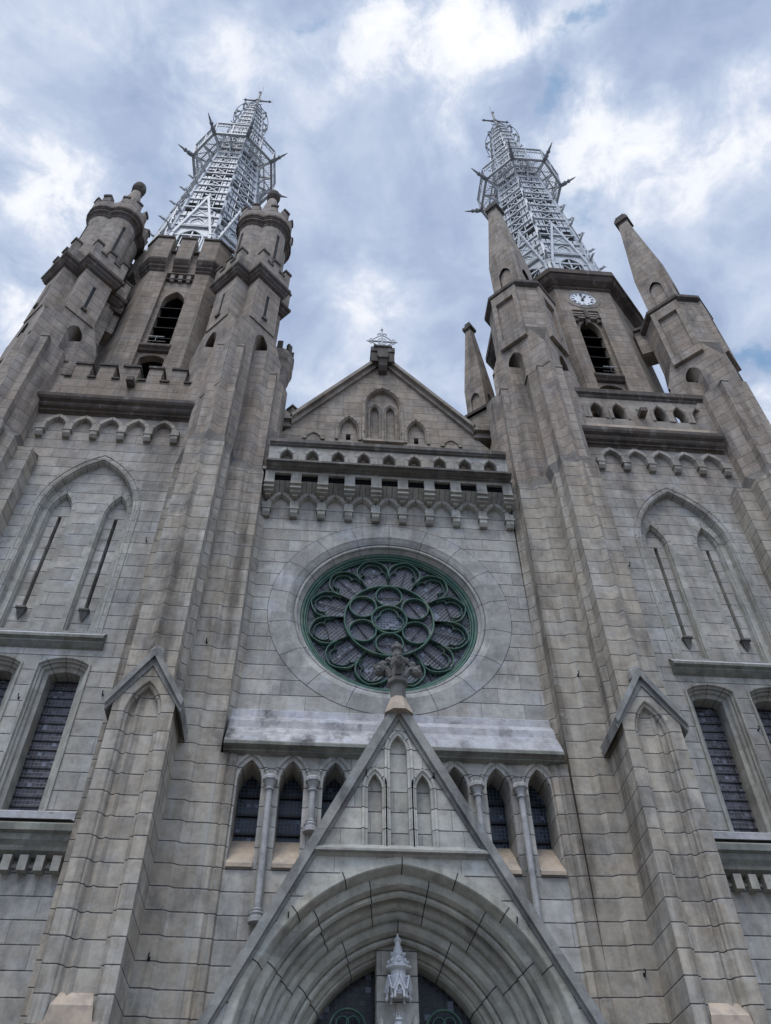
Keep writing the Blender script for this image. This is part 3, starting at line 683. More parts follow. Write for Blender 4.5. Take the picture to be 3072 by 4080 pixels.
cb.lathe(0, KY, [(.19, 6.05), (.19, 6.20), (.33, 6.24), (.34, 6.29), (.25, 6.31), (.17, 6.42), (.10, 6.60), (.11, 6.62), (.075, 6.64), (.07, 6.70), (.11, 6.73), (.06, 6.78), (.03, 6.81), (.035, 6.92), (.0, 6.93)], 8, pi / 8)
for k in range(8):
    a = 2 * pi * k / 8
    blobmesh(cb, (.235 * cos(a), KY + .235 * sin(a), 6.375), .038, k); blobmesh(cb, (.165 * cos(a + .4), KY + .165 * sin(a + .4), 6.50), .034, k + 9)
    cb.box(.175 * cos(a) - .012, .175 * cos(a) + .012, KY + .175 * sin(a) - .012, KY + .175 * sin(a) + .012, 6.06, 6.2)
cb.lathe(0, KY, [(.20, 5.62), (.22, 6.05), (.19, 6.07)], 8, pi / 8)
for k in range(-2, 3):
    a = radians(-90 + 62 * k); r_ = .27; c0 = Vector((r_ * cos(a), KY + r_ * sin(a), 0)); t = Vector((-sin(a), cos(a), 0)); o = Vector((cos(a), sin(a), 0))
    def gp(x, z, dd=0): return tuple(c0 + t * x + o * dd + Vector((0, 0, z)))
    ap = 5.76
    # gablet front with a cusped opening, rendered as two legs and a top plate
    L_ = [gp(-.13, 5.55), gp(-.13, 5.72), gp(0, 6.02), gp(.13, 5.72), gp(.13, 5.55), gp(.085, 5.55), gp(.085, 5.66), gp(.045, 5.70), gp(.05, 5.76), gp(0, 5.82), gp(-.05, 5.76), gp(-.045, 5.70), gp(-.085, 5.66), gp(-.085, 5.55)]
    B_ = [tuple(Vector(p) - o * .03) for p in L_]
    fs = [(0, 1, 12, 13), (1, 2, 9, 10), (1, 10, 11, 12), (2, 3, 8, 9), (3, 7, 8), (3, 4, 5, 6), (3, 6, 7)]
    cb.add(L_, fs); cb.add(B_, fs); cb.loft([L_, B_], True)
    for q in (-1, 1):
        cb.beam(gp(q * .155, 5.70, .02), gp(0, 6.06, .02), .03); cb.beam(gp(q * .155, 5.70, .02), tuple(Vector(gp(q * .10, 5.72)) - o * .15), .02)
    cb.beam(gp(0, 6.05, .03), tuple(Vector(gp(0, 6.05)) - o * .12), .035)
    for q in (-1, 1): blobmesh(cb, gp(q * .115, 5.53), .038, 60 + k + q)
cb.hprism([(-.2, KY + .25), (.2, KY + .25), (.2, KY - .12), (.1, KY - .2), (-.1, KY - .2), (-.2, KY - .12)], 5.66, 5.70)
cb.v = [(x * .68, .72 + (y - KY) * .70, 5.90 + (z - 5.53) * .63 if z < 6.29 else 6.378 + (z - 6.29) * .95) for x, y, z in cb.v]
cb.build('canopy', 'white', portal)

st = MB(); SYY = .78
st.lathe(0, SYY, [(.16, 4.12), (.155, 4.3), (.13, 4.6), (.105, 4.85), (.13, 5.02), (.125, 5.10), (.05, 5.16), (.034, 5.20), (.033, 5.23), (.05, 5.25), (.055, 5.31), (.053, 5.36), (.035, 5.40), (.0, 5.42)], 20, sy=.75)
st.lathe(0, SYY - .050, [(.0, 5.335), (.007, 5.31), (.011, 5.295), (.0, 5.29)], 8, sy=1.4)
for q in (-1, 1):
    st.tube([(q * .11, SYY, 5.07), (q * .15, SYY - .04, 4.93), (q * .07, SYY - .13, 4.90)], [.04, .035, .028], 8)
    st.lathe(q * .02, SYY - .040, [(.0, 5.325), (.009, 5.32), (.0, 5.312)], 6)
st.box(-.013, .013, SYY - .047, SYY - .03, 5.272, 5.277)
statue = thing('statue', 'small white stone statue of a crowned robed figure standing under the carved canopy', 'statue', (0, 0, 0))
stb = st.build('figure', 'white', statue, smooth=True)
vs_ = MB(); vs_.lathe(0, SYY + .015, [(.068, 5.12), (.068, 5.25), (.066, 5.36), (.045, 5.41), (0, 5.425)], 16, sy=.8)
vs_.build('veil', 'white', statue, smooth=True)
crn = MB()
crn.lathe(0, SYY, [(.060, 5.385), (.066, 5.39), (.066, 5.415), (.060, 5.42)], 20, caps=False)
for k in range(9):
    a = 2 * pi * k / 9; crn.add([(.064 * cos(a - .2), SYY + .064 * sin(a - .2), 5.415), (.064 * cos(a + .2), SYY + .064 * sin(a + .2), 5.415), (.078 * cos(a), SYY + .078 * sin(a), 5.475)], [(0, 1, 2)])
    blobmesh(crn, (.078 * cos(a), SYY + .078 * sin(a), 5.478), .010, k)
crn.build('crown', 'white', statue)
pds = MB(); pds.lathe(0, SYY, [(.12, 3.8), (.2, 4.0), (.2, 4.1)], 8); pds.build('corbel', 'portal', portal)
statue.location = (0, 0, .235)

# ================================================================== niched piers before the inner buttresses
def niche_pier(s):
    mb = MB(); y0 = -.72; xc = 4.80
    a_ = (xc, 10.12, .24, .60, 5.13, 8)
    front = [(4.235, .0), (5.37, .0), (5.37, 10.42), (xc, 11.35), (4.235, 10.42)]
    mb.plate(front, [arch(*a_[:4], .11, a_[4], 8)], y0)
    prf = [(.11, y0), (.09, y0 + .02), (.08, y0 + .05), (.055, y0 + .045), (.03, y0 + .07), (.02, y0 + .12), (.0, y0 + .16)]
    sweep_arch(mb, a_, prf); voussoirs(mb, (a_[0], a_[1], a_[2], a_[3], None, 8), prf, 2)
    mb.plate(arch(*a_[:4], 0, a_[4], 8), [], y0 + .16)
    mb.loft([[(x, y0, z) for x, z in front], [(x, .45, z) for x, z in front]], True)
    o = mb.build('niche_pier', ['pier', 'joint'], cath, s)
    sp_ = MB(); sp_.add([(xc - .34, y0 + .001, 5.12), (xc + .34, y0 + .001, 5.12), (xc + .24, y0 + .15, 5.55), (xc - .24, y0 + .15, 5.55), (xc - .30, y0 + .001, 5.35), (xc + .30, y0 + .001, 5.35)], [(0, 1, 5, 4), (4, 5, 2, 3)])
    sp_.box(xc - .42, xc + .42, y0 - .01, y0 + .002, 4.6, 5.14); sp_.build('patched_sill', 'peach', o, s)
    hd = MB()
    for q in (-1, 1):
        lo = (xc + q * .72, 10.40); 
        P0, P1 = (xc, 11.62), lo
        for (t0, t1, ya) in ((0.0, -.12, y0 - .10), (-.12, -.22, y0 - .03)):
            pts = [(P0[0], P0[1] + t0 * 1.7), (P1[0], P1[1] + t0 * 1.0), (P1[0] - q * .03, P1[1] + t1), (P0[0], P0[1] + t1 * 1.9)]
            hd.prism(pts, ya, .5)
        # gable field between the hood and the arch
    hd.lathe(xc, y0 + .1, [(.16, 11.42), (.15, 11.60), (.10, 11.70), (0, 11.72)], 10, mi=0)
    hd.build('gablet', ['copestone', 'trim'], o, s)
for s in (-1, 1): niche_pier(s)

# ================================================================== inner buttresses
MIDI = [(3.20, 1.6), (3.26, .87), (3.33, .80), (3.41, .74), (3.41, .37), (3.83, .36), (3.92, .29), (4.30, .28), (4.30, -.07), (4.42, -.15), (4.42, -.52), (4.82, -.52), (4.93, -.61), (5.04, -.52), (5.38, -.52), (5.40, .10), (5.50, .22), (5.52, .345), (5.78, .35), (5.79, .50), (5.9, 2.0)]
UPI  = [(3.20, 1.6), (3.33, 1.26), (3.36, 1.24), (3.54, 1.06), (3.54, .84), (3.77, .84), (3.96, .66), (4.34, .66), (4.34, .28), (4.53, .09), (4.55, -.13), (4.76, -.13), (4.95, -.32), (5.14, -.13), (5.35, -.13), (5.37, .10), (5.50, .24), (5.60, .35), (5.72, .47), (5.8, .6), (5.9, 2.0)]
def setb(a, b, t): return [((1 - t) * p[0] + t * q[0], (1 - t) * p[1] + t * q[1]) for p, q in zip(a, b)]
def buttress(s):
    mb = MB()
    L1 = [(x, y, z) for (x, y), z in zip(MIDI, [0] * 21)]
    top = [18.55] * 21
    for i in (4, 5, 6): top[i] = 18.45
    nxt = [19.35] * 21
    for i in (4, 5, 6): nxt[i] = 19.20
    mb.loft([[(x, y, 0) for x, y in MIDI], [(x, y, z) for (x, y), z in zip(MIDI, top)]], False)
    o = mb.build('buttress', 'pier', cath, s)
    m2 = MB(); m2.loft([[(x, y, z) for (x, y), z in zip(MIDI, top)], [(x, y, z) for (x, y), z in zip(UPI, nxt)]], False)
    m2.build('weathering', 'crust', o, s)
    m3 = MB(); zt = [23.93] * 21
    m3.loft([[(x, y, z) for (x, y), z in zip(UPI, nxt)], [(x, y, 23.93) for (x, y) in UPI]], False)
    # ledges on the small nibs
    for x0, x1, y in ((3.54, 3.77, .84), (4.55, 4.76, -.13), (5.14, 5.35, -.13)): m3.box(x0 - .015, x1 + .015, y - .02, y + .35, 23.86, 23.95)
    m3.build('upper_stage', 'upper', o, s)
    return o
butt = {s: buttress(s) for s in (-1, 1)}

# ================================================================== tower fronts
WY = .85
def TFN(side, shift, x, y, z):
    # the fronts were laid out on the plane y=.85; they stand at y=.47
    k = .9744
    return (k * x + (.038 if side < 0 else (-.03 if shift else -.038)), y - .38, k * z + .041)
PAR_X = {-1: (5.62, 10.56), 1: (5.50, 10.60)}
def strip_profile(mb, prf, x0, x1, mi=0, ends=True):
    mb.loft([[(x0, y, z) for y, z in prf], [(x1, y, z) for y, z in prf]], False, mi=mi)
    if ends:
        for x in (x0, x1): mb.cap([(x, y, z) for y, z in prf], mi)
def tower_front(s):
    MB.TF = TFN
    x0, x1 = 5.45, 10.75
    xc = 7.87
    A = (xc, 17.05, 1.20, 2.12, 13.0, 12)          # inner edge of the big blind arch
    mb = MB()
    W1 = (7.07, 12.27, .53, .17, 8.94, 8); W2 = (8.50, 12.27, .53, .17, 8.94, 8); W3 = (9.93, 12.27, .53, .17, 8.94, 8)
    mb.plate(rect(x0, x1, 12.98, 22.0), [arch(*A[:4], .0, 12.99, 12)], WY)
    mb.plate(rect(x0, x1, 8.1, 12.98), [segarch(*w_[:4], 0, w_[4], 8) for w_ in (W1, W2)] , WY)
    mb.plate(rect(x0, x1, 0, 8.1), [], WY)
    tower = mb.build('bell_tower', 'wall', cath, s)
    ar = MB()
    prf = [(.185, WY), (.18, WY - .02), (.14, WY - .02), (.10, WY + .03), (.07, WY + .05), (.075, WY + .02), (.05, WY - .01), (.02, WY + .0), (.0, WY + .04), (-.03, WY + .05), (-.06, WY + .20)]
    prf = [(d_ , y) for d_, y in prf]
    sweep_arch(ar, A, prf); voussoirs(ar, A, prf, 14, jw=.014)
    S1 = (7.14, 17.15, .30, .78, 13.35, 8); S2 = (8.57, 17.15, .30, .78, 13.35, 8)
    BY = WY + .20
    ar.plate(arch(*A[:4], -.06, 12.98, 12), [arch(*q[:4], .0, q[4], 8) for q in (S1, S2)], BY, 2)
    for q in (S1, S2):
        prf2 = [(.0, BY), (-.01, BY + .04), (-.03, BY + .05), (-.045, BY + .09), (-.06, BY + .16)]
        sweep_arch(ar, q, [(.12, BY - .002), (0, BY - .002)]); sweep_arch(ar, q, prf2); voussoirs(ar, q, [(.12, BY - .003), (0, BY - .003)] + prf2, 7, jw=.012)
        slot = rect(q[0] - .048, q[0] + .048, 14.10, 17.18)
        ar.plate(arch(*q[:4], -.06, q[4], 8), [slot], BY + .16, 2)
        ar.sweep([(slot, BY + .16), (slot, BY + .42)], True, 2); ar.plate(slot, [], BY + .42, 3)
        ar.loft([[(q[0] - q_, BY + .10, 13.35) for q_ in (.30, -.30)], [(q[0] - q_, BY + .0, 13.18) for q_ in (.30, -.30)]], False)
    pan = ar.build('blind_arch', ['trim', 'joint', 'wall', 'dark'], tower, s)
    for q in (S1, S2):
        sl = MB(); c = q[0]; sl.box(c - .12, c + .12, BY + .02, BY + .17, 14.00, 14.05); sl.loft([[(c - .10, BY + .05, 14.0), (c + .10, BY + .05, 14.0), (c + .10, BY + .16, 14.0), (c - .10, BY + .16, 14.0)], [(c - .07, BY + .10, 13.88), (c + .07, BY + .10, 13.88), (c + .07, BY + .16, 13.88), (c - .07, BY + .16, 13.88)], [(c - .01, BY + .15, 13.72), (c + .01, BY + .15, 13.72), (c + .01, BY + .16, 13.72), (c - .01, BY + .16, 13.72)]], True)
        sl.build('slit_sill', 'crust', tower, s)
    # pointed joint line round the arch stones
    arcade([9.50 - .75 * k for k in range(5)], 20.33, .44, .27, WY, 'blind_arcade', tower, s, True, .36, .19, .75)
    # string course over the windows
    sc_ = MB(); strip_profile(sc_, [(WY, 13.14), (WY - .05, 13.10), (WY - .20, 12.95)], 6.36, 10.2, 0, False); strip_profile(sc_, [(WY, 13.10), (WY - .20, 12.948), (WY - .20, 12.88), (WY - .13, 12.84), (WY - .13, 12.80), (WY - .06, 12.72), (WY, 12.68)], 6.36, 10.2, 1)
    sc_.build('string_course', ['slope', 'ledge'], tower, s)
    for w_ in (W1, W2):
        wm = MB()
        prf = [(.05, WY), (.04, WY - .035), (.0, WY - .03), (-.02, WY + .03), (-.05, WY + .05), (-.05, WY + .10), (-.10, WY + .13), (-.12, WY + .20), (-.19, WY + .24), (-.20, WY + .60)]
        prf = [(d_ + .0, y) for d_, y in prf]
        sweep_arch(wm, w_, prf, 0, True); voussoirs(wm, w_, prf, 3, 1, True, .012)
        wm.add([(w_[0] - .53, WY - .0, 8.96), (w_[0] + .53, WY - .0, 8.96), (w_[0] + .35, WY + .6, 9.20), (w_[0] - .35, WY + .6, 9.20)], [(0, 1, 2, 3)], 2)
        wf = wm.build('window_surround', ['trim', 'joint', 'slope'], tower, s)
        gm = MB(); gm.plate(segarch(*w_[:4], -.19, 9.12, 8), [], WY + .56)
        gm.build('leaded_glass', 'glass_side', wf, s)
        bm = MB()
        for k in range(15): z = 9.32 + k * .205; bm.beam((w_[0] - .345, WY + .548, z), (w_[0] + .345, WY + .548, z), .018)
        bm.build('saddle_bar', 'black', wf, s)
    # sloping sill, cornice and brackets
    cs = MB()
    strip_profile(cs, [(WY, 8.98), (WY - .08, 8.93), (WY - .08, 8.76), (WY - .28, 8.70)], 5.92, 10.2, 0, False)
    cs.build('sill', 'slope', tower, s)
    cc = MB(); strip_profile(cc, [(WY - .06, 8.72), (WY - .30, 8.62), (WY - .38, 8.56), (WY - .38, 8.44), (WY - .32, 8.40), (WY - .30, 8.30), (WY - .24, 8.22), (WY - .22, 8.14), (WY - .10, 8.06), (WY, 8.04)], 5.78, 10.2)
    cc.build('cornice', 'ledge', tower, s)
    for k in range(14):
        bx = 5.92 + k * .285; bb = MB(); bb.box(bx, bx + .15, WY - .20, WY, 7.80, 8.07); bb.box(bx + .15, bx + .285, WY - .05, WY, 7.90, 7.96) if k < 13 else None
        bb.build('dentil', 'trim', tower, s)
    MB.TF = None
    # outer buttress: lower and upper profile
    lo = [(9.58, 1.3), (9.60, .48), (9.60, .34), (10.0, .33), (10.01, -.02), (10.22, -.20), (10.24, -.36), (10.86, -.38), (10.97, -.46), (11.08, -.38), (11.50, -.38), (11.9, .2), (12.0, 1.3)]
    up = [(9.70, 1.6), (9.99, 1.28), (10.0, 1.02), (10.20, 1.0), (10.21, .58), (10.54, .24), (10.56, -.0), (10.78, -.0), (10.97, -.19), (11.2, 0.0), (11.4, .0), (11.9, .6), (12.2, 1.6)]
    ob = MB(); ob.loft([[(x, y, 0) for x, y in lo], [(x, y, 18.9) for x, y in lo]], False); bo = ob.build('buttress', 'pier', cath, s)
    o2 = MB(); o2.loft([[(x, y, 18.9) for x, y in lo], [(x, y, 19.7) for x, y in up]], False); o2.build('weathering', 'crust', bo, s)
    o3 = MB(); o3.loft([[(x, y, 19.7) for x, y in up], [(x, y, 23.97) for x, y in up]], False)
    o3.box(10.54, 10.80, -.02, .3, 23.92, 24.0); o3.build('upper_stage', 'upper', bo, s)
    core = MB(); core.box(5.3, 11.9, 1.7, 6.4, 0.1, 21.2); core.build('tower_core', 'wall', tower, s)
    MB.TF = TFN
    # main cornice
    X0, X1 = PAR_X[s]; mc_ = MB()
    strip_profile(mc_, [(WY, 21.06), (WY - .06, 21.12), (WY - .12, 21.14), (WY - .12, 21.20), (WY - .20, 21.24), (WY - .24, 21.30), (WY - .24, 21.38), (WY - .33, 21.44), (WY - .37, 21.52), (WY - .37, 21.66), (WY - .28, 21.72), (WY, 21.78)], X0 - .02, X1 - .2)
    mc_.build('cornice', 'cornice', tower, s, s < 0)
    MB.TF = None
    return tower
towers = {s: tower_front(s) for s in (-1, 1)}

# ---- crenellated parapet of the left tower
MB.TF = TFN
cr_ = MB(); cr_.box(5.55, 10.6, WY, WY + .45, 21.76, 23.06)
lp = cr_.build('parapet', 'belfry', cath, -1)
for a0, a1 in ((10.09, 10.52), (9.297, 9.785), (8.565, 9.05), (7.82, 8.32), (7.09, 7.525), (6.35, 6.80), (5.73, 6.07)):
    mm = MB(); mm.box(a0, a1, WY - .003, WY + .45, 23.06, 23.80); mm.loft([[(a0 - .03, WY - .06, 23.72), (a1 + .03, WY - .06, 23.72), (a1 + .03, WY + .5, 23.72), (a0 - .03, WY + .5, 23.72)], [(a0 - .03, WY - .06, 23.82), (a1 + .03, WY - .06, 23.82), (a1 + .03, WY + .5, 23.82), (a0 - .03, WY + .5, 23.82)], [(a0 + .05, WY + .15, 23.93), (a1 - .05, WY + .15, 23.93), (a1 - .05, WY + .3, 23.93), (a0 + .05, WY + .3, 23.93)]], True, True, True, 1)
    mm.build('merlon', ['belfry', 'crust'], lp, -1)
for a0, a1 in ((9.785, 10.09), (9.05, 9.297), (8.32, 8.565), (7.525, 7.82), (6.80, 7.09), (6.07, 6.35)):
    mm = MB(); mm.loft([[(a0, WY - .06, 23.02), (a1, WY - .06, 23.02), (a1, WY + .5, 23.02), (a0, WY + .5, 23.02)], [(a0, WY - .06, 23.09), (a1, WY - .06, 23.09), (a1, WY + .5, 23.09), (a0, WY + .5, 23.09)], [(a0, WY + .1, 23.20), (a1, WY + .1, 23.20), (a1, WY + .4, 23.20), (a0, WY + .4, 23.20)]], True, True, True)
    mm.build('crenel_sill', 'crust', lp, -1)
gp_ = MB(); gp_.box(7.78, 8.0, WY - .32, WY, 22.62, 22.80); gp_.build('water_spout', 'crust', lp, -1)
# ---- pierced parapet of the right tower
rp = MB(); ra = [(6.16, .17), (6.80, .20), (7.52, .20), (8.89, .20), (9.54, .20), (10.19, .19)]
hl = [arch(c, 22.98, w_, .42, 0, 22.62 if i else 22.80, 6) for i, (c, w_) in enumerate(ra)]
rp.plate(rect(5.50, 10.62, 21.76, 23.80), hl, WY); rp.plate(rect(5.50, 10.62, 21.76, 23.80), hl, WY + .30)
for h_ in hl: rp.sweep([(h_, WY), (h_, WY + .30)])
for i, (c, w_) in enumerate(ra):
    a_ = (c, 22.98, w_, .42, 22.62, 6); prfa = [(.13, WY), (.12, WY - .03), (.03, WY - .03), (0, WY + .03)]
    sweep_arch(rp, a_, prfa); voussoirs(rp, a_, prfa, 3)
rpar = rp.build('parapet', ['trim', 'joint'], cath, 1, False)
q_ = MB(); q_.box(5.50, 10.62, WY - .03, WY + .33, 21.78, 22.25); q_.build('parapet_base', 'peach', rpar, 1, False)
q_ = MB(); strip_profile(q_, [(WY, 23.70), (WY - .05, 23.76), (WY - .05, 23.82), (WY - .12, 23.88), (WY - .12, 24.10), (WY, 24.16), (WY + .4, 24.16)], 5.48, 10.66); q_.build('coping', 'crust', rpar, 1, False)
q_ = MB(); q_.box(8.10, 8.32, WY - .32, WY, 22.72, 22.90); q_.build('water_spout', 'crust', rpar, 1, False)

MB.TF = None
# ================================================================== corner turrets
def diag(cx, cy, pts):
    """(along (1,-1), along (-1,-1)) -> x,y ; first axis points front-outward"""
    r2 = sqrt(.5); return [(cx + (a - b) * r2, cy + (-a - b) * r2) for a, b in pts]
def cross_poly(cx, cy, e, w_):
    return diag(cx, cy, [(e, -w_), (e, w_), (w_, w_), (w_, e), (-w_, e), (-w_, w_), (-e, w_), (-e, -w_), (-w_, -w_), (-w_, -e), (w_, -e), (w_, -w_)])
def dia(cx, cy, r): return [(cx, cy - r), (cx + r, cy), (cx, cy + r), (cx - r, cy)]
def oct_ring(cx, cy, r, z, rot=pi / 8): return [(cx + r * cos(rot + pi / 4 * k), cy + r * sin(rot + pi / 4 * k), z) for k in range(8)]
def diamond_stage(s, cx, cy, shift=True, z0=23.93, z1=25.15, outq=1):
    """diamond-plan body with a niche cut in each front face"""
    R = 1.48; mb = MB()
    # back half as plain faces
    B = dia(cx, cy, R)
    for a, b in ((B[1], B[2]), (B[2], B[3])): mb.quad((a[0], a[1], z0), (b[0], b[1], z0), (b[0], b[1], z1), (a[0], a[1], z1))
    r2 = sqrt(.5)
    Z0 = z0
    for q in (-1, 1):
        z0 = 21.6 if q == outq else Z0
        # local plate: t along the face from the front corner, mapped to 45 degrees
        L = R * sqrt(2); tn = 1.16; hw = .27; n = 6
        def MP(t, z, dd=0): return (cx + q * (t * r2 - dd * r2 * 1.0), cy - R + t * r2 + dd * r2, z)
        zt = 26.3; zsp = 25.10
        hole = [(tn - hw, z0)] + [(tn + x, zsp + z) for x, z in arch(0, 0, hw, .50, 0, None, n)] + [(tn + hw, z0)]
        contour = [(0, z0)] + hole + [(L, z0), (L, 24.85), (1.62, 26.2), (1.58, zt), (.54, zt), (0, z1)]
        polys = [[Vector((t, z, 0)) for t, z in contour]]
        flat = polys[0]
        mb.add([MP(p.x, p.y) for p in flat], [tuple(f) for f in tessellate_polygon(polys)])
        # niche: flat front-facing back set flush at the far jamb
        back = [(cx + q * (tn + hw) * r2, cy - R + (tn + hw) * r2), (cx + q * (tn - hw) * r2, cy - R + (tn + hw) * r2)]
        xa, ya = back[0]; xb, yb = back[1]
        zp = 24.98
        mb.quad((xa, ya, z0), (xb, yb, z0), (xb, yb, zp), (xa, ya, zp), 1)
        mb.quad((xa, ya, zp), (xb, yb, zp), (xb, yb + .4, zp), (xa, ya + .4, zp), 1)
        mb.quad((xb, yb, z0), MP(tn - hw, z0), MP(tn - hw, zsp), (xb, yb, zsp))
        hp = [MP(t, z) for t, z in hole[1:-1]]; hb = [(p[0], ya + .40, p[2]) for p in hp]
        mb.loft([hp, hb], False, mi=0)
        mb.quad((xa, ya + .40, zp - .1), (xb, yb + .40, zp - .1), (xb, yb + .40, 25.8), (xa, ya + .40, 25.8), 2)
        # voussoir ring a touch proud
        o_ = [MP(tn + x, zsp + z, -.006) for x, z in arch(0, 0, hw, .50, .13, None, n)]; i_ = [MP(tn + x, zsp + z, -.006) for x, z in arch(0, 0, hw, .50, 0, None, n)]
        mb.loft([o_, i_], False, mi=3)
    return mb
def corner_turret(s, cx, cy, kind, shift=True, tag_=''):
    R = 1.48
    body = diamond_stage(s, cx, cy, outq=1 if cx < 8 else -1)
    o = body.build('corner_turret', ['upper', 'wall', 'dark', 'trim'], cath, s)
    zs = 26.3
    if kind == 'round':
        e_, w_ = 1.09, .54
        cp0 = cross_poly(cx, cy, e_, w_)
        m = MB(); m.hprism(cp0, 26.02, 28.75); 
        # weathering in the notch
        N = (cx, cy - .78); 
        m.add([(cx, cy - R, 25.15), (cx - .39, cy - R + .39, 26.3), (cx + .39, cy - R + .39, 26.3), (cx, cy - .78, 25.95), (cx - .39, cy - R + .37, 26.3), (cx + .39, cy - R + .37, 26.3)], [(0, 1, 3), (0, 3, 2)], 1)
        for q in (-1, 1):      # shoulders at the far corners
            m.add([(cx + q * R, cy, 24.85), (cx + q * 1.145, cy - .335, 26.2), (cx + q * .78, cy, 25.9), (cx + q * 1.145, cy + .335, 26.2)], [(0, 1, 2), (0, 2, 3)], 1)
        m.build('turret_stage', ['upper', 'crust'], o, s)
        # slit windows: flush boxes, recess shade put in as dark colour, darkest at top
        for q in (-1, 1):
            sl = MB(); r2 = sqrt(.5)
            def SP(t, z, dd): # along arm-end face; face centre at diag distance e_
                bx, by = cx + q * e_ * r2, cy - e_ * r2; return (bx + q * t * r2 + q * dd * r2, by + t * r2 - dd * r2, z)
            for (t0, t1, z0_, z1_, d0, mi) in ((-.055, .055, 26.55, 28.05, .004, 0), (-.055, .055, 27.85, 28.05, .006, 1), (-.11, .11, 26.44, 26.55, .07, 2)):
                sl.add([SP(t0, z0_, -.05), SP(t1, z0_, -.05), SP(t1, z1_, -.05), SP(t0, z1_, -.05), SP(t0, z0_, d0), SP(t1, z0_, d0), SP(t1, z1_, d0), SP(t0, z1_, d0)], [(4, 5, 6, 7), (0, 1, 5, 4), (3, 2, 6, 7), (0, 4, 7, 3), (1, 2, 6, 5)], mi)
            sl.build('slit_window', ['louvre', 'dark', 'crust'], o, s)
        m = MB()
        for (g0, z0_, g1, z1_) in ((.0, 28.70, .10, 28.78), (.10, 28.78, .10, 28.84), (.10, 28.84, .17, 28.95), (.17, 28.95, .17, 29.05), (.17, 29.05, .24, 29.13), (.24, 29.13, .24, 29.28), (.24, 29.28, .16, 29.36)):
            a = cross_poly(cx, cy, e_ + g0, w_ + g0); b = cross_poly(cx, cy, e_ + g1, w_ + g1); m.loft([[(x, y, z0_) for x, y in a], [(x, y, z1_) for x, y in b]], True)
        m.cap([(x, y, 29.36) for x, y in cross_poly(cx, cy, e_ + .16, w_ + .16)])
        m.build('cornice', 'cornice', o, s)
        m = MB(); a = cross_poly(cx, cy, e_ + .16, w_ + .16); b = cross_poly(cx, cy, e_ - .08, w_ - .08)
        m.loft([[(x, y, 29.34) for x, y in a], [(x, y, 29.95) for x, y in a], [(x, y, 29.95) for x, y in b], [(x, y, 29.34) for x, y in b]], True)
        m.build('parapet', 'upper', o, s)
        # merlons: three to each arm end, one to each notch
        r2 = sqrt(.5)
        for k in range(4):
            th = radians(-45 + 90 * k) if True else 0
            ax = (cos(th), sin(th)); ay = (-sin(th), cos(th))
            def W_(a, b): return (cx + ax[0] * a + ay[0] * b, cy + ax[1] * a + ay[1] * b)
            E_ = e_ + .16
            for (b0, b1) in ((-.70, -.44), (-.13, .13), (.44, .70)):
                mm = MB(); P4 = [W_(E_ - .24, b0), W_(E_ + .003, b0), W_(E_ + .003, b1), W_(E_ - .24, b1)]
                mm.hprism(P4, 29.95, 30.45); P5 = [W_(E_ - .28, b0 - .03), W_(E_ + .05, b0 - .03), W_(E_ + .05, b1 + .03), W_(E_ - .28, b1 + .03)]
                mm.loft([[(x, y, 30.40) for x, y in P5], [(x, y, 30.52) for x, y in P5], [(x * .5 + (W_(E_ - .12, (b0 + b1) / 2))[0] * .5, y * .5 + (W_(E_ - .12, (b0 + b1) / 2))[1] * .5, 30.62) for x, y in P5]], True, True, True, 1)
                mm.build('merlon', ['upper', 'crust'], o, s)
            for b0 in (-.285, .285):
                mm = MB(); P5 = [W_(E_ - .28, b0 - .14), W_(E_ + .04, b0 - .14), W_(E_ + .04, b0 + .14), W_(E_ - .28, b0 + .14)]; mm.hprism(P5, 29.93, 30.04); mm.build('crenel_sill', 'crust', o, s)
        # quatrefoil drum
        def quat(rho, z, dd=.33, n=9):
            pts = []
            for k in range(4):
                a = radians(-45 + 90 * k); ox, oy = dd * sqrt(2) * cos(a), dd * sqrt(2) * sin(a)
                # limit where circles meet on the axes
                lim = math.asin(max(-1, min(1, -dd / rho))) ; half = pi / 4 + math.acos(dd / rho) - 0
                half = pi / 4 + (pi / 2 - acos(min(1, dd / rho))) - 0 if False else (pi - acos(min(1, dd / rho)) - pi / 4)
                for i in range(n):
                    t = a - half + 2 * half * i / (n - 1); pts.append((cx + ox + rho * cos(t), cy + oy + rho * sin(t), z))
            return pts
        m = MB(); m.loft([quat(.60, 29.3), quat(.60, 33.62)], True); dr_ = m.build('drum', 'upper', o, s)
        m = MB(); m.loft([quat(r, z) for r, z in ((.60, 33.55), (.64, 33.64), (.64, 33.70), (.70, 33.80), (.73, 33.82), (.73, 33.94), (.76, 33.97), (.76, 34.02), (.80, 34.06), (.80, 34.20), (.77, 34.26))], True); m.cap(quat(.77, 34.26)); m.build('drum_cornice', 'cornice', o, s)
        m = MB(); m.loft([quat(.77, 34.24), quat(.77, 34.66), quat(.60, 34.66), quat(.60, 34.24)], True); m.build('drum_parapet', 'upper', o, s)
        full = quat(.775, 0, n=25); inn = quat(.60, 0, n=25); cap_o = quat(.82, 0, n=25); cap_i = quat(.56, 0, n=25)
        for k in range(4):
            for (i0, i1) in ((3, 7), (10, 14), (17, 21)):
                mm = MB()
                def seg(src, a_, b_): return [src[k * 25 + i] for i in range(a_, b_ + 1)]
                A_, B_ = seg(full, i0, i1), seg(inn, i0, i1)[::-1]
                mm.hprism([(p[0], p[1]) for p in A_ + B_], 34.66, 35.08)
                A_, B_ = seg(cap_o, i0, i1), seg(cap_i, i0, i1)[::-1]; mm.hprism([(p[0], p[1]) for p in A_ + B_], 35.05, 35.18, 1)
                mm.build('merlon', ['upper', 'crust'], o, s)
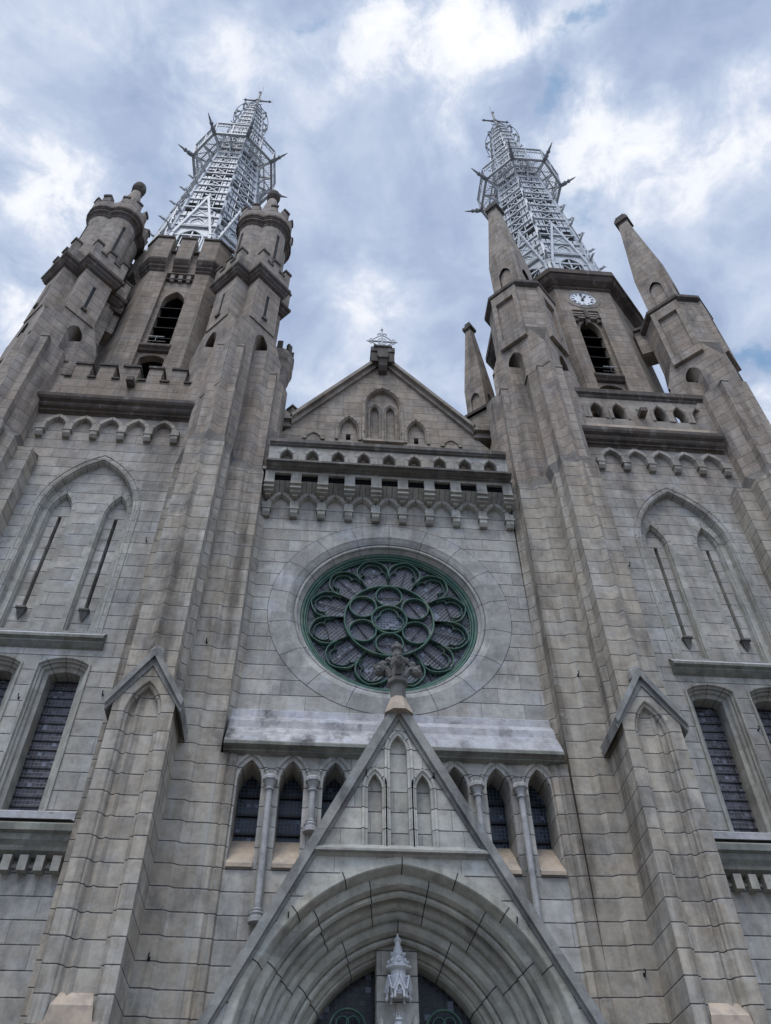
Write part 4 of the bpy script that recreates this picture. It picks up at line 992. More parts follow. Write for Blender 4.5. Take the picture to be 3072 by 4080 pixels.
        for q in (-1, 1):
            sl = MB(); a = radians(-90 + q * 62) if True else 0
            ox, oy = q * .33, -.33; a = radians(-90 + q * 40)
            def RP(t, z, rr_): return (cx + ox + rr_ * cos(a + t), cy + oy + rr_ * sin(a + t), z)
            for (t0, z0_, z1_, rr_, mi) in ((.09, 30.55, 33.0, .606, 0), (.09, 32.7, 33.0, .609, 1), (.17, 30.42, 30.55, .66, 2)):  # no slot cut: its shade is put into the box colour, darkest at the head
                sl.add([RP(-t0, z0_, .56), RP(t0, z0_, .56), RP(t0, z1_, .56), RP(-t0, z1_, .56), RP(-t0, z0_, rr_), RP(t0, z0_, rr_), RP(t0, z1_, rr_), RP(-t0, z1_, rr_)], [(4, 5, 6, 7), (0, 1, 5, 4), (3, 2, 6, 7), (0, 4, 7, 3), (1, 2, 6, 5)], mi)
            sl.build('slit_window', ['louvre', 'dark', 'crust'], o, s)
        m = MB(); m.lathe(cx, cy, [(.95, 34.3), (.72, 35.0), (.42, 36.6), (.24, 37.9), (.21, 38.15)], 12); m.lathe(cx, cy, [(.22, 38.12), (.26, 38.18), (.22, 38.26), (.20, 38.32), (.29, 38.48), (.31, 38.70), (.27, 38.92), (.15, 39.10), (.10, 39.14), (.10, 39.24), (.0, 39.30)], 16, mi=1)
        m.build('finial', ['upper', 'crust'], o, s)
    else:
        # stage with square panels on the diagonal faces and a flat front facet
        def body8(e_, f_):  # e_: half extent of the front facets, f_: facet distance
            return [(cx - e_, cy - f_), (cx + e_, cy - f_), (cx + f_, cy - e_), (cx + f_, cy + e_), (cx + e_, cy + f_), (cx - e_, cy + f_), (cx - f_, cy + e_), (cx - f_, cy - e_)]
        E8 = body8(.37, 1.12); m = MB()
        m.hprism(E8, 26.02, 29.55)
        for a in range(4):
            pass
        for q, (px, py) in enumerate(((0, -1), (1, 0), (0, 1), (-1, 0))):
            tip = (cx + px * R, cy + py * R, 25.15)
            a = (cx + px * 1.12 - py * .37 * 1, cy + py * 1.12 + px * .37, 26.64); b = (cx + px * 1.12 + py * .37, cy + py * 1.12 - px * .37, 26.64)
            m.add([tip, a, b], [(0, 1, 2)], 1)
            m.add([tip, a, (a[0], a[1], 25.1)], [(0, 1, 2)]); m.add([tip, b, (b[0], b[1], 25.1)], [(0, 1, 2)])
        st_ = m.build('turret_stage', ['upper', 'crust'], o, s)
        r2 = sqrt(.5)
        for q in (-1, 1):
            # recessed panel frame on the diagonal
            x_a, y_a = cx + q * .37, cy - 1.12; x_b, y_b = cx + q * 1.12, cy - .37
            def FP(t, z, dd): return (x_a + (x_b - x_a) * t + q * dd * r2, y_a + (y_b - y_a) * t - dd * r2, z)
            pn = MB()
            for (t0, t1, z0_, z1_) in ((.0, .16, 26.0, 29.5), (.84, 1.0, 26.0, 29.5), (.16, .84, 28.95, 29.5), (.16, .84, 26.0, 26.45)):
                pn.add([FP(t0, z0_, 0), FP(t1, z0_, 0), FP(t1, z1_, 0), FP(t0, z1_, 0), FP(t0, z0_, .13), FP(t1, z0_, .13), FP(t1, z1_, .13), FP(t0, z1_, .13)], [(4, 5, 6, 7), (0, 1, 5, 4), (3, 2, 6, 7), (0, 4, 7, 3), (1, 2, 6, 5)], 0)
            pn.add([FP(.16, 26.45, .004), FP(.84, 26.45, .004), FP(.84, 28.95, .004), FP(.16, 28.95, .004)], [(0, 1, 2, 3)], 1)
            pn.build('panel', ['upper', 'wall'], st_, s)
        m = MB()
        m.loft([[(x, y, z) for x, y in body8(.37 + g_ * .45, 1.12 + g_)] for g_, z in ((.0, 29.50), (.14, 29.60), (.16, 29.62), (.16, 29.78), (.0, 29.96), (-.3, 30.02))], True, False, True)
        m.build('eave', 'crust', o, s)
        # square shaft set diagonally with blind arches, then the spirelet
        Rs = .86; m = MB()
        D = dia(cx, cy, Rs); D2 = dia(cx, cy, Rs * .97)
        for i in range(4):
            a, b = D[i], D[(i + 1) % 4]
            # face plate with arch hole, mapped
            Lf = Rs * sqrt(2)
            def FM(t, z, dd=0):
                nx, ny = (b[1] - a[1]) / Lf, -(b[0] - a[0]) / Lf
                return (a[0] + (b[0] - a[0]) * t / Lf - nx * dd, a[1] + (b[1] - a[1]) * t / Lf - ny * dd, z)
            hole = arch(Lf / 2, 31.85, .25, .50, 0, 29.9, 6)
            polys = [[Vector((0, 29.8, 0)), Vector((Lf, 29.8, 0)), Vector((Lf, 33.15, 0)), Vector((Lf / 2, 34.1, 0)), Vector((0, 33.15, 0))], [Vector((t, z, 0)) for t, z in hole]]
            flat = [p for pl in polys for p in pl]
            m.add([FM(p.x, p.y) for p in flat], [tuple(f) for f in tessellate_polygon(polys)])
            m.loft([[FM(t, z) for t, z in hole], [FM(t, z, .10) for t, z in hole]], False, mi=1)
            m.add([FM(t, z, .10) for t, z in hole], [tuple(f) for f in tessellate_polygon([[Vector((t, z, 0)) for t, z in hole]])])
        tip = .30
        # pyramid: eight-sided between gablet tops and corners
        ring0 = []; ring1 = []
        for i in range(4):
            a, b = D[i], D[(i + 1) % 4]
            ring0 += [(a[0], a[1], 33.15), ((a[0] + b[0]) / 2, (a[1] + b[1]) / 2, 34.10)]
            a1 = (cx + (a[0] - cx) * tip / Rs, cy + (a[1] - cy) * tip / Rs); b1 = (cx + (b[0] - cx) * tip / Rs, cy + (b[1] - cy) * tip / Rs)
            ring1 += [(a1[0], a1[1], 38.9), ((a1[0] + b1[0]) / 2, (a1[1] + b1[1]) / 2, 38.9)]
        m.loft([ring0, ring1], True)
        m.build('pinnacle', ['upper', 'dark'], o, s)
        m = MB()
        for r, z0_, z1_ in ((.36, 38.80, 38.92), (.46, 38.92, 39.12), (.40, 39.12, 39.35), (.30, 39.35, 39.62)): m.hprism(dia(cx, cy, r), z0_, z1_)
        m.build('cap_stone', 'crust', o, s)
    return o
IN = {-1: (4.97, 1.16), 1: (4.93, 1.16)}; OUT = {-1: (11.02, 1.28), 1: (11.02, 1.28)}
for s, kind in ((-1, 'round'), (1, 'spire')):
    corner_turret(s, *IN[s], kind); corner_turret(s, *OUT[s], kind)

# ================================================================== belfries (octagonal)
def oct_flat(cx, cy, inr, z): # octagon with a flat front, inradius inr
    R = inr / cos(pi / 8); return [(cx + R * cos(pi / 8 + pi / 4 * k), cy + R * sin(pi / 8 + pi / 4 * k), z) for k in range(8)]
OCY = 4.17; INR = 2.77; OHW = 1.147
def belfry(s, cx):
    y0 = OCY - INR; m = MB()
    ztop = 31.6 if s < 0 else 32.4
    pcx = -7.86 if s < 0 else 8.02
    ring = oct_flat(cx, OCY, INR, 0)
    # all sides but the front
    order_ = [(ring[i][0], ring[i][1]) for i in range(8)]
    for i in range(8):
        a, b = order_[i], order_[(i + 1) % 8]
        if i == 5: continue
        m.quad((*a, 21), (*b, 21), (*b, ztop), (*a, ztop))
    fx0, fx1 = cx - OHW, cx + OHW
    xl, xr = pcx - .55, pcx + .52
    top_p = 31.24 if s < 0 else 30.62
    m.plate(rect(fx0, fx1, 21, ztop), [rect(xl, xr, 21.01, top_p)], y0)
    D = .16
    wa = (pcx, 29.30, .395, .80, 26.18, 8); wb = (pcx - .02, 25.40, .42, .22, 22.5, 8)
    zdl = 30.72 if s < 0 else 30.0
    m.plate(rect(xl, xr, 21.01, zdl), [arch(*wa[:4], 0, wa[4], 8), segarch(*wb[:4], 0, wb[4], 8)], y0 + D)
    rc = rect(xl, xr, 21.01, top_p); m.sweep([(rc, y0), (rc, y0 + D)], True)
    m.box(xl, xr, y0 + D, y0 + .5, zdl, top_p, 1)
    for w_, fn in ((wa, arch), (wb, segarch)):
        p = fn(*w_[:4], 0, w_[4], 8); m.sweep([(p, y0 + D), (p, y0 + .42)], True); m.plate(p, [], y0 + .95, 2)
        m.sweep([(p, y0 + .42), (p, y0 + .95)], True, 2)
    o = m.build('belfry', ['belfry', 'cornice', 'dark'], cath)
    for k in range(5):
        z = 28.93 - .70 * k if k < 4 else 26.22
        lb = MB(); q = .395; lb.add([(pcx - q, y0 + .20, z - .03), (pcx + q, y0 + .20, z - .03), (pcx + q, y0 + .85, z + .52), (pcx - q, y0 + .85, z + .52), (pcx - q, y0 + .20, z), (pcx + q, y0 + .20, z), (pcx + q, y0 + .85, z + .56), (pcx - q, y0 + .85, z + .56)], [(0, 3, 2, 1), (4, 5, 6, 7), (0, 1, 5, 4)])
        lb.build('louvre', 'louvre', o)
    lt = MB(); strip_profile(lt, [(y0 + D, 26.16), (y0 - .02, 26.10), (y0 - .06, 26.0), (y0 - .06, 25.92), (y0 + .02, 25.84), (y0 + .06, 25.76), (y0 + D, 25.74)], pcx - .53, pcx + .52); lt.build('lintel', 'cornice', o)
    # voussoir ring plates
    if s < 0:
        for k in (-1, 0, 1):
            d_ = MB(); c = pcx + k * .31; d_.box(c - .075, c + .075, y0 - .0, y0 + .3, 30.84, 31.12); d_.box(c - .06, c + .06, y0 + .04, y0 + .3, 30.72, 30.84); d_.build('dentil', 'trim', o)
        b = MB(); b.box(xl, xr, y0 + .08, y0 + .4, 30.90, 30.99); b.build('panel_bar', 'cornice', o)
    else:
        for k in range(3):
            b = MB(); b.box(xl + .02, xr - .02, y0 + .03, y0 + .4, 30.08 + k * .18, 30.16 + k * .18); b.build('panel_bar', 'trim', o)
        for dx, zb in ((-.47, 29.88), (0, 29.78), (.45, 29.88)):
            b = MB(); b.box(pcx + dx - .09, pcx + dx + .09, y0 - .03, y0 + D + .02, 30.05, 30.62 if dx == 0 else 30.12); b.box(pcx + dx - .08, pcx + dx + .08, y0 + .02, y0 + D + .02, zb - .06, 30.05); b.build('dentil', 'cornice', o)
    return o
LCX, RCX = -7.95, 8.20
bl = belfry(-1, LCX); br = belfry(1, RCX)
# left belfry: interrupted moulding and crenellated parapet
pf = [(0, 31.30), (.06, 31.38), (.06, 31.46), (.14, 31.56), (.14, 31.66), (.20, 31.74), (.27, 31.90), (.27, 32.03), (.24, 32.06)]
def oct_xy(inr): R = inr / cos(pi / 8); return [(LCX + R * cos(pi / 8 + pi / 4 * k), OCY + R * sin(pi / 8 + pi / 4 * k)) for k in range(8)]
def oct_any(cx, inr): R = inr / cos(pi / 8); return [Vector((cx + R * cos(pi / 8 + pi / 4 * k), OCY + R * sin(pi / 8 + pi / 4 * k), 0)) for k in range(8)]
m = MB(); m.loft([oct_flat(LCX, OCY, INR, 31.6), oct_flat(LCX, OCY, INR, 32.9), oct_flat(LCX, OCY, INR - .35, 32.9), oct_flat(LCX, OCY, INR - .35, 31.3)], True)
pbl = m.build('parapet', 'belfry', bl)
for k in range(8):
    # one merlon wrapped round each corner, one in the middle of each side
    def ringpt(inr, k_, t):  # t metres from the middle of side k towards k+1
        P_ = oct_any(LCX, inr); a, b = P_[k_ % 8], P_[(k_ + 1) % 8]; mid = (a + b) / 2; dd_ = (b - a).normalized(); return mid + dd_ * t
    mm = MB()
    for (inr, z), (inr2, z2) in zip([(INR + a, b) for a, b in pf + [(.24, 33.72), (.30, 33.76), (.30, 33.88), (.0, 34.0), (-.2, 34.0)]], [(INR + a, b) for a, b in pf[1:] + [(.24, 33.72), (.30, 33.76), (.30, 33.88), (.0, 34.0), (-.2, 34.0), (-.2, 32.0)]]):
        mi = 1 if (z > 33.7 or z2 < 32.04) else 0
        r0 = [tuple(ringpt(inr, k, t))[:2] + (z,) for t in (-.30, .30)]; r1 = [tuple(ringpt(inr2, k, t))[:2] + (z2,) for t in (-.30, .30)]
        mm.loft([r0, r1], False, mi=mi)
    for t in (-.30, .30): mm.cap([tuple(ringpt(INR + a, k, t))[:2] + (z,) for a, z in pf + [(.24, 33.72), (.30, 33.76), (.30, 33.88), (.0, 34.0), (-.2, 34.0), (-.2, 31.3)]], 0)
    mm.build('merlon', ['belfry', 'cornice'], pbl)
    mm = MB()
    sec = [(INR + a, b) for a, b in pf + [(.24, 33.72), (.30, 33.76), (.30, 33.88), (.0, 34.0), (-.2, 34.0), (-.2, 32.0)]]
    for (inr, z), (inr2, z2) in zip(sec[:-1], sec[1:]):
        mi = 1 if (z > 33.7 or z2 < 32.04) else 0
        def cr3(inr_, z_):
            P_ = oct_any(LCX, inr_); c = P_[(k + 1) % 8]; a = P_[k]; b = P_[(k + 2) % 8]
            hs = .56 + (inr_ - INR) * .0
            return [tuple(c + (a - c).normalized() * (hs - (INR - inr_) * .41))[:2] + (z_,), tuple(c)[:2] + (z_,), tuple(c + (b - c).normalized() * (hs - (INR - inr_) * .41))[:2] + (z_,)]
        mm.loft([cr3(inr, z), cr3(inr2, z2)], False, mi=mi)
    for e_ in (0, 2): mm.cap([cr3(a, b)[e_] for a, b in sec + [(INR - .2, 31.3)]], 0)
    mm.build('merlon', ['belfry', 'cornice'], pbl)
    for t in (-.45, .45):
        mm = MB(); q = [ringpt(INR + .12, k, t - .15), ringpt(INR + .12, k, t + .15), ringpt(INR - .4, k, t + .13), ringpt(INR - .4, k, t - .13)]
        mm.hprism([(p.x, p.y) for p in q], 32.88, 33.0); mm.build('crenel_sill', 'cornice', pbl)
# right belfry: plain heavy cornice
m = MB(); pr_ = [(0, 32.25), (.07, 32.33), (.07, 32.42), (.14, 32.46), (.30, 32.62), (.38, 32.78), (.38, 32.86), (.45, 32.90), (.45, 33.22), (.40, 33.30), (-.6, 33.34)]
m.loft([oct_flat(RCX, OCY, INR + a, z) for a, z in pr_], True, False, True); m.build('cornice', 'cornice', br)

# clock on the right belfry
KX, KZ, KY_ = 8.08, 31.50, OCY - INR
ck = thing('clock', 'round white clock with black roman numerals set in the right belfry wall', 'clock', (KX, KY_, KZ))
m = MB(); m.loft([[(r * cos(2 * pi * k / 48), y, r * sin(2 * pi * k / 48)) for k in range(48)] for r, y in ((.74, -.003), (.70, -.03), (.56, -.05), (.53, -.03), (.525, .0))]); m.build('stone_ring', 'trim', ck)
m = MB(); m.loft([[(r * cos(2 * pi * k / 48), y, r * sin(2 * pi * k / 48)) for k in range(48)] for r, y in ((.525, -.04), (.50, -.012))], True); m.plate([(x, z) for x, z in circle(0, 0, .51, 48)], [], -.012); m.build('dial', 'dial', ck)
m = MB()
def stroke(u0, v0, u1, v1, ang, w_=.018, mb=None, y=-.018, R0=.39):
    """numeral stroke in (tangent, radial) coordinates at clock angle ang"""
    a = radians(90) - ang; er = Vector((cos(a), 0, sin(a))); et = Vector((sin(a), 0, -cos(a)))
    p = er * (R0 + v0) + et * u0; q = er * (R0 + v1) + et * u1
    p.y = q.y = y; (mb or m).beam(p, q, w_, .006, up=(0, 1, 0))
RN = ['XII', 'I', 'II', 'III', 'IIII', 'V', 'VI', 'VII', 'VIII', 'IX', 'X', 'XI']
for h, txt in enumerate(RN):
    ang = radians(30 * h); wds = {'I': .034, 'V': .062, 'X': .062}; tw_ = sum(wds[c] for c in txt); u = -tw_ / 2
    for c in txt:
        w0 = wds[c]
        if c == 'I': stroke(u + w0 / 2, -.05, u + w0 / 2, .05, ang)
        elif c == 'V': stroke(u + .008, .05, u + w0 / 2, -.05, ang); stroke(u + w0 - .008, .05, u + w0 / 2, -.05, ang, .010)
        else: stroke(u + .008, .05, u + w0 - .008, -.05, ang); stroke(u + w0 - .008, .05, u + .008, -.05, ang, .010)
        u += w0
for k in range(60): stroke(0, .068, 0, .080 if k % 5 else .088, radians(6 * k), .006)
m.rib(circle(0, 0, .475, 60), .005, -.019, -.012, closed=True)
m.build('numerals', 'black', ck)
def hand(ang, L, w_, nm):
    m_ = MB(); a = radians(90) - ang; er = Vector((cos(a), 0, sin(a))); y = Vector((0, -.035, 0))
    m_.beam(er * -.14 + y, er * L + y, w_, .012, up=(0, 1, 0))
    for f_, r in ((.80, .05), (.62, .035)):
        c = er * (L * f_); m_.prism([(c.x + r * cos(2 * pi * k / 10), c.z + r * sin(2 * pi * k / 10)) for k in range(10)], -.042, -.03)
    c = er * -.12; m_.prism([(c.x + .04 * cos(2 * pi * k / 10), c.z + .04 * sin(2 * pi * k / 10)) for k in range(10)], -.042, -.03)
    m_.build(nm, 'black', ck)
hand(radians(28), .30, .035, 'hour_hand'); hand(radians(-5), .44, .026, 'minute_hand')
m = MB(); m.lathe(0, 0, [(.05, -.01), (.05, .01)], 12); m2 = MB(); m2.prism(circle(0, 0, .045, 12), -.05, -.01); m2.build('hub', 'black', ck)

# lamp bars on the belfry sills
for lx, nm in ((-7.9, 'thin tube lamp on a bracket before the louvres of the left belfry'), (8.12, 'thin tube lamp on a bracket before the louvres of the right belfry under the clock')):
    t = thing('tube_lamp', nm, 'lamp', (lx, OCY - INR - .05, 26.2), 'tube lamps on the belfry sills')
    a = MB(); a.tube([(-.26, -.02, .26), (.26, -.02, .26)], .016, 8); a.build('tube', 'white', t)
    a = MB(); a.beam((0, 0, -.03), (0, -.02, .25), .025); a.beam((-.3, .02, .02), (.34, .02, .02), .02); a.build('bracket', 'black', t)
# weeds by the spouts
def weed(x, y, z, label, n=16, seed=1):
    rr_ = random.Random(seed); b = MB()
    for k in range(n):
        dx, dz_ = rr_.uniform(-.13, .13), rr_.uniform(0, .16); a = rr_.uniform(0, 6.3); l = rr_.uniform(.03, .06)
        b.beam((dx * .2, 0, 0), (dx, -rr_.uniform(.01, .08), dz_), .004)
        c = Vector((dx, -rr_.uniform(.01, .08), dz_)); t = Vector((cos(a), rr_.uniform(-.3, .3), sin(a))) * l; q = Vector((-sin(a), rr_.uniform(-.4, .4), cos(a))) * l * .5
        b.add([c - t, c + q, c + t, c - q], [(0, 1, 2, 3)])
    o = b.build('weed', 'leaf'); o.location = (x, y, z); o['label'] = label; o['category'] = 'plant'; o['group'] = 'weeds growing from the parapets'
weed(-7.84, WY - .02, 22.86, 'tuft of small weeds rooted above the spout of the left crenellated parapet', 18, 1)
weed(8.22, WY - .02, 22.98, 'tuft of small weeds rooted above the spout of the right pierced parapet', 18, 2)

# ---- bridges between belfries and turrets, smaller turrets behind
def bridge(s, cx, inner):
    tx = (IN if inner else OUT)[s][0]; ty = (IN if inner else OUT)[s][1]; wx = SH(s, tx, 29)
    sgn = 1 if wx > cx else -1
    a = Vector((cx + sgn * 1.9, OCY - 2.0, 0)); b = Vector((wx - sgn * .5, ty + .5, 0)); dd_ = (b - a).normalized(); n = Vector((-dd_.y, dd_.x, 0)) * .33
    def sec(z0, z1, e=0, mi=0, lift=0): 
        q = n * (1 + e / .33); return m.loft([[tuple(a - q + Vector((0, 0, z))), tuple(a + q + Vector((0, 0, z))), tuple(b + q + Vector((0, 0, z))), tuple(b - q + Vector((0, 0, z)))] for z in (z0, z1)], True, True, True, mi)
    m = MB(); sec(28.4, 29.9) if s > 0 else sec(27.3, 28.5)
    if s > 0: sec(29.9, 30.05, .12, 1)
    else:
        sec(28.5, 28.75, .15, 1); sec(28.75, 29.6, .10)
        for t in (.25, .75):
            c = a + (b - a) * t; q = dd_ * .22; m.hprism([tuple(c - n * 1.35 - q)[:2], tuple(c + n * 1.35 - q)[:2], tuple(c + n * 1.35 + q)[:2], tuple(c - n * 1.35 + q)[:2]], 29.6, 30.2, 1)
    m.build('flying_bridge', ['upper', 'cornice'], cath)
bridge(-1, LCX, False); bridge(1, RCX, False); bridge(-1, LCX, True); bridge(1, RCX, True)
# small turrets at the back corners of the nave gable
def quat2(cx, cy, rho, z, dd=.19, n=9):
    pts = []
    for k in range(4):
        a = radians(-45 + 90 * k); ox, oy = dd * sqrt(2) * cos(a), dd * sqrt(2) * sin(a); half = pi - acos(min(1, dd / rho)) - pi / 4
        for i in range(n): t = a - half + 2 * half * i / (n - 1); pts.append((cx + ox + rho * cos(t), cy + oy + rho * sin(t), z))
    return pts
m = MB(); c = (-4.12, 4.1); m.loft([quat2(*c, r, z) for r, z in ((.36, 22), (.36, 28.3), (.42, 28.5), (.46, 28.8), (.52, 29.0), (.52, 29.6))], True); m.cap(quat2(*c, .5, 29.6))
tb = m.build('stair_turret', 'upper', cath)
full = quat2(*c, .53, 0, n=17); inn = quat2(*c, .40, 0, n=17)
for k in range(4):
    for (i0, i1) in ((1, 4), (7, 10), (13, 16)):
        mm = MB(); mm.hprism([(p[0], p[1]) for p in full[k * 17 + i0:k * 17 + i1 + 1] + inn[k * 17 + i0:k * 17 + i1 + 1][::-1]], 29.6, 30.1); mm.build('merlon', 'crust', tb)
m = MB(); m.hprism(dia(-4.05, 4.1, .95), 19, 25.3); m.hprism(dia(-4.05, 4.1, 1.05), 25.3, 25.6, 1); m.hprism(dia(-4.05, 4.1, 1.02), 25.6, 25.95)
tb2 = m.build('turret_base', ['upper', 'cornice'], tb)
for k in range(4):
    a = radians(90 * k); P_ = dia(-4.05, 4.1, 1.04)
    mm = MB(); x, y = P_[k]; mm.hprism(dia(x + (-4.05 - x) * .18, y + (4.1 - y) * .18, .20), 25.95, 26.4); mm.hprism(dia(x + (-4.05 - x) * .18, y + (4.1 - y) * .18, .24), 26.4, 26.52, 1); mm.build('merlon', ['upper', 'crust'], tb)
# right: small spirelet on a gabled base
c = (4.02, 4.1); m = MB(); D = dia(*c, .60); m.hprism(dia(*c, .62), 19, 26.2)
for i in range(4):
    a, b = D[i], D[(i + 1) % 4]; Lf = .60 * sqrt(2)
    def FM(t, z, dd=0):
        nx, ny = (b[1] - a[1]) / Lf, -(b[0] - a[0]) / Lf
        return (a[0] + (b[0] - a[0]) * t / Lf - nx * dd, a[1] + (b[1] - a[1]) * t / Lf - ny * dd, z)
    hole = arch(Lf / 2, 27.5, .20, .42, 0, 26.2, 6)
    polys = [[Vector((0, 26.1, 0)), Vector((Lf, 26.1, 0)), Vector((Lf, 28.4, 0)), Vector((Lf / 2, 29.2, 0)), Vector((0, 28.4, 0))], [Vector((t, z, 0)) for t, z in hole]]
    flat = [p for pl in polys for p in pl]; m.add([FM(p.x, p.y) for p in flat], [tuple(f) for f in tessellate_polygon(polys)])
    m.loft([[FM(t, z) for t, z in hole], [FM(t, z, .09) for t, z in hole]], False); m.add([FM(t, z, .09) for t, z in hole], [tuple(f) for f in tessellate_polygon([[Vector((t, z, 0)) for t, z in hole]])])
r0, r1 = [], []
for i in range(4):
    a, b = D[i], D[(i + 1) % 4]; r0 += [(a[0], a[1], 28.4), ((a[0] + b[0]) / 2, (a[1] + b[1]) / 2, 29.2)]
    a1 = (c[0] + (a[0] - c[0]) * .32, c[1] + (a[1] - c[1]) * .32); b1 = (c[0] + (b[0] - c[0]) * .32, c[1] + (b[1] - c[1]) * .32); r1 += [(a1[0], a1[1], 33.0), ((a1[0] + b1[0]) / 2, (a1[1] + b1[1]) / 2, 33.0)]
m.loft([r0, r1], True); spn = m.build('small_pinnacle', 'upper', cath)
m = MB(); m.hprism(dia(*c, .24), 32.95, 33.05); m.hprism(dia(*c, .31), 33.05, 33.25); m.hprism(dia(*c, .18), 33.25, 33.6); m.build('cap_stone', 'crust', spn)
m = MB(); 
for q in (-1, 1):
    m.add([(c[0], c[1] - 1.0, 26.35), (c[0], c[1] + 1.0, 26.35), (c[0] + q * 1.05, c[1] + 1.0, 25.35), (c[0] + q * 1.05, c[1] - 1.0, 25.35), (c[0], c[1] - 1.0, 26.2), (c[0] + q * 1.05, c[1] - 1.0, 25.2)], [(0, 1, 2, 3), (0, 3, 5, 4)])
m.build('gablet', 'crust', spn)
m = MB(); m.box(c[0] - .9, c[0] + .9, c[1] - .9, c[1] + .9, 19, 25.3); m.prism([(c[0] - .9, 25.3), (c[0] + .9, 25.3), (c[0], 26.15)], c[1] - .9, c[1] + .9); m.box(c[0] - .55, c[0] + .2, c[1] - .93, c[1] - .9, 24.4, 24.8, 1)
m.build('pinnacle_base', ['upper', 'dark'], spn)

